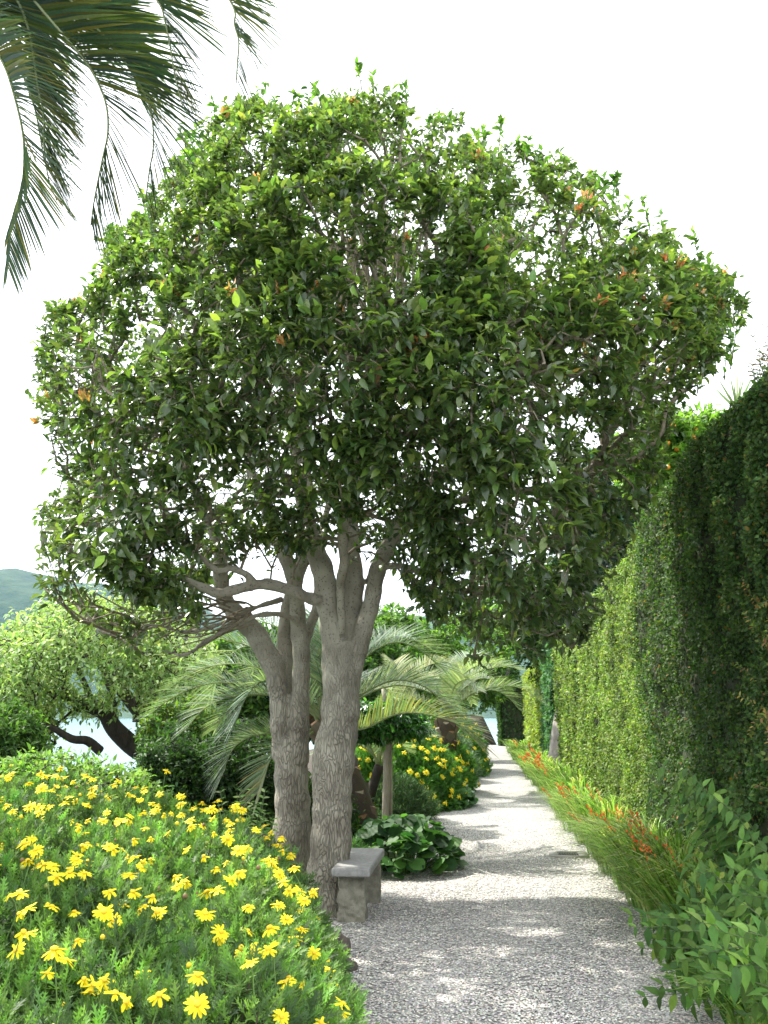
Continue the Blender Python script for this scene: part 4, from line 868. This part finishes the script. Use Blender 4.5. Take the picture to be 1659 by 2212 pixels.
q = G(760, 1830); featherbush('feathery_shrub', 'low green ferny plant between the ridged trunk and the scaly palm', float(P(765, 1750, 10.6)[0]), 10.6, .3, .4, .32, 110, [(.06, .14, .04), (.09, .18, .06)], .12)
featherbush('feathery_shrub', 'silvery feathery shrub between the two yellow flower bushes', float(P(965, 1620, 25)[0]), 25., .8, 1.3, 1.1, 260, [(.1, .17, .1), (.14, .21, .13)], .25)
# thin grass tuft spilling over behind the bench
q = G(860, 1900); clump('thin striped grass tuft drooping over the gravel behind the bench', float(q[0])+.02, float(q[1])+.4, .16, .42, 90, 0, -.25, name='grass_tuft', cat='grass tuft', lw=.8, cols=[(.2, .32, .12), (.12, .25, .06), (.35, .42, .25)])
# pale plant among weeds behind the daisies
st = []
for k in range(16):
    a = np.array(P(525, 1850, 8.3)); a[2] = .0; e_ = P(530+RNG.uniform(-55, 75), 1745+RNG.uniform(-45, 30), 7.9+RNG.random()*.6); st.append(np.array([a, (a+e_)/2+RNG.normal(size=3)*.03, e_]))
stem_plant('pale_leaf_shrub', 'slender shoots with pale cream-green leaves standing behind the daisies', 'plant', st, LEAF, (.05, .1), [(.3, .4, .18), (.2, .33, .1), (.1, .2, .05)], gap=.05)
st = []
for k in range(5):
    a = np.array([float(P(838, 1810, 11.0)[0]), 11.0, .1]); e_ = P(840+RNG.normal()*5, 1770+RNG.normal()*6, 11.); st.append(np.array([a, (a+e_)/2, e_]))
stem_plant('pale_leaf_shrub', 'single pale variegated leaf tuft at the foot of the scaly palm', 'plant', st, LEAFF, (.09, .13), [(.5, .58, .4), (.4, .5, .3)], gap=.14)

M_POLE = noise_mat('weathered_pole', (.22, .19, .15), (.42, .38, .3), 20, .9, .3, stretch=(1, 1, .2))
YS = 14.8; tb_ = P(832, 1600, YS)
t_ = [smooth_path(np.array([(tb_[0], YS, 0), (tb_[0]+.02, YS, 1.), (tb_[0]-.01, YS, 2.0)]), [.055, .05, .045], 5)]
leafy('round_headed_tree', 'small clipped round-headed tree with hanging dark leaves on a thin pale trunk', 'tree', (float(tb_[0]), YS, 0), [(tb_[0]-.12, YS, 1.55, .62, .55, .26), (tb_[0]-.3, YS, 1.45, .35, .4, .22), (tb_[0]+.3, YS, 1.5, .35, .4, .22)], 420, 15, (.07, .12), [(.03, .1, .02), (.05, .17, .03), (.1, .28, .04)], (4, 2, 1), t_, M_GLOSS, LEAF, M_POLE, .2, droop=.8, spread=.03)
b = MB(); b.tube(np.array([(tb_[0]+.07, YS+.05, 0), (tb_[0]+.07, YS+.05, 1.45)]), .035, 8); tag(b.obj('stake', None, [M_POLE]), 'wooden stake beside the trunk of the small clipped tree', 'stake')

# ------------------------------------------------------------------ yellow daisies
def daisy_meshes(r=.034, npet=13, drop=0., seed=0, half=False):
    rg = np.random.default_rng(seed); b = MB()
    pet = leaf_tpl(.34, .02, .12, ((0, .35), (.35, .95), (.8, .9), (1, .35)))
    pet[0].append((0, 1.03, -.13)); nv = len(pet[0]); pet[1].append((nv-4, nv-3, nv-1)); pet[1].append((nv-3, nv-2, nv-1))
    n = npet; a = np.arange(n)*2*np.pi/n+rg.normal(size=n)*.09; k_ = rg.random(n) > (.35 if half else .02); a = a[k_]; n = len(a)
    d = np.stack([np.cos(a), np.sin(a), -drop+rg.normal(size=n)*(.12+drop*.5)], -1); nn = np.stack([np.cos(a)*drop, np.sin(a)*drop, np.ones(n)], -1)+rg.normal(size=(n, 3))*.12
    c = np.clip(np.array([.9, .78, .03])*(1+rg.normal(size=(n, 1))*.06), 0, .95)
    b.inst(*pet, scaled(frames(d, nn), r*rg.uniform(.85, 1.08, n), r*rg.uniform(.9, 1.25, n)), nrm(d)*r*.18, c)
    pm = b.mesh('petals'); pm.materials.append(M_PETAL)
    bm = bmesh.new(); bmesh.ops.create_uvsphere(bm, u_segments=10, v_segments=6, radius=r*.36)
    for v in bm.verts: v.co.z = v.co.z*.55+r*.06; v.co *= 1+.06*noise.noise(v.co*900)
    cm = bpy.data.meshes.new('flower_center'); bm.to_mesh(cm); bm.free(); cm.materials.append(M_DISC); return pm, cm
M_DISC = noise_mat('flower_disc', (.75, .42, .01), (.9, .62, .03), 600, .8, .8, dist=.002)
VAR = [daisy_meshes(.034, 13, .05, 1), daisy_meshes(.036, 14, .12, 2), daisy_meshes(.031, 12, .5, 3), daisy_meshes(.030, 12, 1.3, 4, True), daisy_meshes(.034, 13, .25, 5)]
def bush_edge(Y): return np.interp(Y, [2.2, 3, 4, 5, 6, 7, 7.8], [-.05, -.08, -.36, -.62, -.86, -1.12, -1.75])
def bush_h(X, Y):
    e = bush_edge(Y)-X; far = 8.0-Y+.35*np.sin(X*1.3)
    hmax = np.interp(Y, [2, 3, 4.5, 6, 8], [.74, .78, .88, .90, .88])+.20*sstep(-1.2, -3.6, X)
    h = hmax*np.sqrt(np.clip(e/.55, 0, 1))**.9*np.sqrt(np.clip(far/.7, 0, 1)); nz_ = np.vectorize(lambda x, y: noise.noise((x*1.9, y*1.9, 2.)))(X, Y)
    n2 = np.vectorize(lambda x, y: noise.noise((x*5, y*5, 7.)))(X, Y)
    return h*(1+.16*nz_+.12*n2)
dz = empty('daisy_bush', (-2.2, 5.2, 0), 'spreading bush covered in large yellow daisies filling the lower left corner', 'flowering bush')
def sample_bush(n, edge_bias=.0):
    o = [];  tot = 0
    while tot < n:
        m = n*3; Y_ = 2.0+6.1*RNG.random(m)**1.0; X_ = RNG.uniform(-5.2, .0, m); k = (X_ < bush_edge(Y_)-.01) & (X_ > -Y_*.62-.25); X_, Y_ = X_[k], Y_[k]
        w_ = np.clip(1.9/Y_, .25, 1)**.8; k = RNG.random(len(X_)) < w_; o.append(np.stack([X_[k], Y_[k]], -1)); tot += int(k.sum())
    return np.concatenate(o)[:n]
xy = sample_bush(7600); H = bush_h(xy[:, 0], xy[:, 1]); e = .04
gx = (bush_h(xy[:, 0]+e, xy[:, 1])-bush_h(xy[:, 0]-e, xy[:, 1]))/(2*e); gy = (bush_h(xy[:, 0], xy[:, 1]+e)-bush_h(xy[:, 0], xy[:, 1]-e))/(2*e)
NB = nrm(np.stack([-np.clip(gx, -3, 3), -np.clip(gy, -3, 3), np.ones(len(gx))], -1))
deep = RNG.random(len(xy))**1.6*.32; ok = H > .1
# extra shoots on the steep flanks
B0 = np.stack([xy[:, 0], xy[:, 1], np.maximum(H-deep, .03)], -1)
B0 = B0[ok]; NB_ = NB[ok]; deep = deep[ok]
flank_Y = np.concatenate([2.3+5.4*RNG.random(2200)]); fe = bush_edge(flank_Y)-.02-.35*RNG.random(2200)**1.5; hz_ = bush_h(fe, flank_Y)*RNG.random(2200)
fe += .12*np.array([noise.noise((y*2, z*3, 1.)) for y, z in zip(flank_Y, hz_)])
B0 = np.concatenate([B0, np.stack([fe+.05, flank_Y, np.maximum(hz_, .04)], -1)]); NB_ = np.concatenate([NB_, nrm(np.tile([[1., -.3, .6]], (2200, 1)))]); deep = np.concatenate([deep, np.zeros(2200)])
SD = nrm(NB_*.6+np.array([.0, 0, .75])+.4*rdir(len(B0)))
lf = MB(); ln_ = RNG.uniform(.07, .13, len(B0)); nl_ = 10
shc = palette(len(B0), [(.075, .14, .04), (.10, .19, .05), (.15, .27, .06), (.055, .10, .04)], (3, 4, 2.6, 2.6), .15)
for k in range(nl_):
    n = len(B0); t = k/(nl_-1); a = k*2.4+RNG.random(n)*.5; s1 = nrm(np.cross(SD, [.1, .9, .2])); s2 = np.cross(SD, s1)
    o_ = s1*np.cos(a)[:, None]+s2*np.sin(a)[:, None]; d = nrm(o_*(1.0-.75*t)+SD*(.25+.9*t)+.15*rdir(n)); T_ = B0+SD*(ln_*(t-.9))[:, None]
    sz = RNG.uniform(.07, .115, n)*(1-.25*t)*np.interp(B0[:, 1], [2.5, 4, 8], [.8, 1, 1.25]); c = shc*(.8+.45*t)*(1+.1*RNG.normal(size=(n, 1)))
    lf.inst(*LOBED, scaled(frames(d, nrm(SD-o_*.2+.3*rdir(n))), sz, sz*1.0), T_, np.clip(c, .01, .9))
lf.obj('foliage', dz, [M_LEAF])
# woody stems inside
s = MB()
for k in range(0, len(B0), 5): q_ = B0[k]; c0_ = q_*.9+np.array([-2.2, 5.2, 0])*.1; s.tube(np.array([(q_[0]-.1, q_[1]+.05, max(0, q_[2]-.5)), q_-[0.03, 0, .15], q_]), [.006, .004, .003], 4, col=(.10, .085, .05), cap=False)
STB = s
# flowers
NF = 500
fxy = sample_bush(2400); 
# even spacing, a few clusters
sel = []; 
dens = np.vectorize(lambda x, y: noise.noise((x*1.4, y*1.4, 12.)))(fxy[:, 0], fxy[:, 1])
fH = bush_h(fxy[:, 0], fxy[:, 1])
for i in range(len(fxy)):
    if fH[i] < .35 or len(sel) >= NF: continue
    y_ = fxy[i, 1]; pr = np.interp(y_, [2.4, 3.4, 4.6, 6, 8], [.3, .42, .75, 1.0, 1.0])*(1+.9*dens[i])
    if fxy[i, 0] > bush_edge(y_)-.45: pr += .3
    if RNG.random() < pr: sel.append(i)
fp = []
for i in sel:
    x, y = fxy[i]; hh_ = RNG.uniform(.02, .11)+(.1 if RNG.random() < .18 else 0); fp.append((x+RNG.normal()*.02, y, fH[i]+hh_, fxy[i, 0] > bush_edge(y)-.3))
fp.sort(key=lambda q: q[1]**2+q[0]**2)
stm = STB; bud = STB; rest_p = MB(); rest_c = MB()
for k, (x, y, z, ed) in enumerate(fp):
    vi = RNG.choice(5, p=[.34, .2, .2, .1, .16]); pm, cm = VAR[vi]
    nd = Vector((RNG.normal()*.35+(.3 if ed else 0), -.42+RNG.normal()*.35, 1)).normalized(); rot = nd.to_track_quat('Z', 'Y').to_matrix().to_4x4() @ Matrix.Rotation(RNG.random()*6.28, 4, 'Z')
    sc = RNG.uniform(.66, 1.0); W = Matrix.Translation((x, y, z)) @ rot @ Matrix.Scale(sc, 4)
    b0_ = np.array([x+RNG.normal()*.05, y+RNG.normal()*.04+.03, z-.2-RNG.random()*.1]); p1 = np.array([x, y, z])-np.array(nd)*.002
    stm.tube(np.array([b0_, (b0_+p1)/2-np.array(nd)*.01+RNG.normal(size=3)*.008, p1-np.array(nd)*.03, p1]), .0022, 5, col=(.14, .24, .06), cap=False)
    if k < 100:
        o = bpy.data.objects.new('flower', pm); COL.objects.link(o); o.parent = dz; o.matrix_basis = Matrix.Translation(-dz.location) @ W
        c = bpy.data.objects.new('flower_center', cm); COL.objects.link(c); c.parent = o
    else:
        for bag, me_ in ((rest_p, pm), (rest_c, cm)):
            v = np.zeros(len(me_.vertices)*3); me_.vertices.foreach_get('co', v); v = v.reshape(-1, 3) @ np.array(W.to_3x3()).T+np.array(W.translation)
            li = np.zeros(len(me_.loops), int); me_.loops.foreach_get('vertex_index', li); lt = np.array([p_.loop_total for p_ in me_.polygons])
            cc = (.9, .78, .03)
            if bag is rest_p: at = np.zeros(len(me_.vertices)*4); me_.color_attributes['Col'].data.foreach_get('color', at); cc = at.reshape(-1, 4)[:, :3]
            bag.add(v, None, cc, 0, li, lt)
# buds and spent heads
for k in range(90):
    i = RNG.integers(len(fxy)); x, y = fxy[i]; z = fH[i]+RNG.uniform(.0, .1)
    if fH[i] < .3: continue
    r_ = RNG.uniform(.007, .012); col_ = [(.3, .36, .08), (.2, .13, .06), (.75, .55, .03)][RNG.integers(3)]
    bud.tube(np.array([(x, y, z-r_), (x, y, z-r_*.5), (x, y, z+r_*.4), (x, y, z+r_)]), [r_*.4, r_, r_*.9, r_*.2], 7, col=col_); stm.tube(np.array([(x+.03, y+.02, z-.2), (x+.005, y, z-.08), (x, y, z-r_)]), .002, 4, col=(.14, .22, .06), cap=False)
stm.obj('stems', dz, [M_STEM]); 
o = rest_p.obj('flower', dz, [M_PETAL]); o['kind'] = 'stuff'
c = rest_c.obj('flower_center', o, [M_DISC]); c['kind'] = 'stuff'

def yellow_bush(label, cx, cy, rx, ry, h, nf, nsh, ls):
    root = empty('daisy_bush', (cx, cy, 0), label, 'flowering bush')
    n = nsh; a = RNG.random(n)*2*np.pi; el = np.arccos(RNG.random(n)); o_ = np.stack([np.cos(a)*np.sin(el), np.sin(a)*np.sin(el), np.cos(el)], -1)
    rr_ = (1+.12*np.array([noise.noise(q*2.4+[cx, 0, 0]) for q in o_]))*(1-.3*RNG.random(n)**1.8); T_ = np.array([cx, cy, .05])+o_*rr_[:, None]*np.array([rx, ry, h])
    b = MB()
    for k in range(7):
        d = nrm(rdir(n)+o_*.7+[0, 0, .3]); b.inst(*LOBED, scaled(frames(d, rdir(n)), RNG.uniform(.7, 1.2, n)*ls, np.full(n, ls*1.4)), T_+RNG.normal(size=(n, 3))*ls*.4, palette(n, [(.05, .13, .025), (.07, .18, .035), (.1, .24, .04)]))
    b.obj('foliage', root, [M_LEAF])
    pts = []
    while len(pts) < nf:
        a_ = RNG.uniform(-math.pi, math.pi); e_ = math.acos(RNG.random()); q = np.array([math.cos(a_)*math.sin(e_), math.sin(a_)*math.sin(e_), math.cos(e_)])
        if q[1] > -.02: continue
        pts.append((q, np.array([cx, cy, .1])+q*np.array([rx, ry, h])*(1.08+.03*RNG.normal())))
    for k, (q, p_) in enumerate(pts):
        nd = Vector(q*.8+np.array([0, -.3, .5])+RNG.normal(size=3)*.2).normalized(); pm, cm = VAR[RNG.integers(3)]
        o = bpy.data.objects.new('flower', pm); COL.objects.link(o); o.parent = root; o.matrix_basis = Matrix.Translation(Vector(p_)-root.location) @ nd.to_track_quat('Z', 'Y').to_matrix().to_4x4() @ Matrix.Scale(RNG.uniform(1.15, 1.6), 4)
        c = bpy.data.objects.new('flower_center', cm); COL.objects.link(c); c.parent = o
yellow_bush('second yellow-flowered bush pressed behind the first beside the far path', float(P(935, 1650, 21.5)[0]), 21.5, .85, 1.3, 1.15, 96, 1800, .12)
xb = float(P(880, 1690, 18.3)[0])
yellow_bush('rounded bush with small yellow flowers beside the path behind the small clipped tree', xb, 18.3, 1.0, 1.3, 1.2, 99, 2600, .1)
yellow_bush('smaller yellow-flowered bush farther along the left of the path', float(P(985, 1600, 28)[0]), 28., .8, 2.0, 1.35, 90, 1300, .16)
yellow_bush('low yellow-flowered bush left of the stake behind the ridged trunk', float(P(790, 1700, 17.)[0]), 16.8, .6, .8, 1.0, 40, 1200, .1)

# green border along the left of the far path
for k, (y_, x_) in enumerate(((33, -1.1), (38, -1.1), (44, -1.2))):
    shrub_l = ['green border shrub just past the farther yellow bush', 'green border shrub two-thirds down the walk on the left', 'last green border shrub on the left before the path ends'][k]
    leafy('broadleaf_shrub', shrub_l, 'shrub', (x_-.3, y_, 0), [(x_-.3, y_, .7, .9, 2.2, .8)], 300, 14, (.14, .24), MG, tr=.05, back=.35)

# litter of dark fallen berries and leaves on the gravel
q0, q1 = G(1010, 1780), G(930, 1850); n = 900; c = G(965, 1815)
T_ = np.stack([c[0]+RNG.normal(size=n)*.22, c[1]+RNG.normal(size=n)*.75, np.full(n, .026)], -1)
b = MB(); b.inst(*QUAD, scaled(frames(nrm(rdir(n)*[1, 1, .2]), nrm(rdir(n)*.4+[0, 0, 1])), RNG.uniform(.012, .03, n)), T_, palette(n, [(.04, .025, .02), (.09, .05, .035), (.13, .09, .06)]))
m_ = 520; T2 = np.stack([RNG.uniform(-1.2, 1.1, m_), RNG.uniform(5, 16, m_), np.full(m_, .026)], -1)
b.inst(*QUAD, scaled(frames(nrm(rdir(m_)*[1, 1, .1]), nrm(rdir(m_)*.3+[0, 0, 1])), RNG.uniform(.01, .028, m_)), T2, palette(m_, [(.1, .06, .04), (.2, .14, .08), (.06, .045, .03)]))
tag(b.obj('leaf_litter', None, [M_STEM]), 'scatter of dark fallen leaves and berries on the gravel', 'leaf litter', kind='stuff')
# loose pebbles standing proud of the near gravel
ico = ([(0, 0, 1), (.9, 0, .3), (.28, .85, .3), (-.73, .53, .3), (-.73, -.53, .3), (.28, -.85, .3)], [(0, 1, 2), (0, 2, 3), (0, 3, 4), (0, 4, 5), (0, 5, 1)])
n = 70000; Yv = 1/((1/4.6)*(1-RNG.random(n))+(1/16.)*0+ (1/16.)*RNG.random(n)) ; u = RNG.random(n); Yv = 1/((1/4.6)*(1-u)+(1/16.)*u)
Xv = left_edge(Yv)-.25+(right_edge(Yv)+.5-left_edge(Yv)+.25)*RNG.random(n); sz = RNG.uniform(.005, .0105, n)*np.interp(Yv, [5, 16], [1, 1.3])
ang = RNG.random(n)*6.28; M = np.zeros((n, 3, 3)); M[:, 0, 0] = np.cos(ang); M[:, 0, 1] = -np.sin(ang); M[:, 1, 0] = np.sin(ang); M[:, 1, 1] = np.cos(ang); M[:, 2, 2] = RNG.uniform(.5, .9, n); M *= sz[:, None, None]
b = MB(); b.inst(*ico, M, np.stack([Xv, Yv, np.full(n, .015)], -1), palette(n, [(.5, .48, .44), (.66, .63, .575), (.35, .34, .32), (.78, .74, .67), (.22, .21, .2)], (4, 3, 3, 1.2, 1.2), .1))
tag(b.obj('gravel', None, [leaf_mat('pebble', .8, 0, .3, back=1)]), 'loose pale and grey pebbles covering the path', 'gravel', kind='stuff')

# ------------------------------------------------------------------ air
m = bpy.data.materials.new('haze'); m.use_nodes = True; nt = m.node_tree; nt.nodes.clear(); o_ = nt.nodes.new('ShaderNodeOutputMaterial'); v_ = nt.nodes.new('ShaderNodeVolumePrincipled')
v_.inputs['Color'].default_value = (.3, .6, 1, 1); v_.inputs['Density'].default_value = .00006; nt.links.new(v_.outputs[0], o_.inputs['Volume'])
b = MB(); b.box(-3100, 3100, -1600, 3300, -20, 520); tag(b.obj('haze', None, [m], False), 'thin pale haze in the air over the lake', 'haze', kind='stuff')
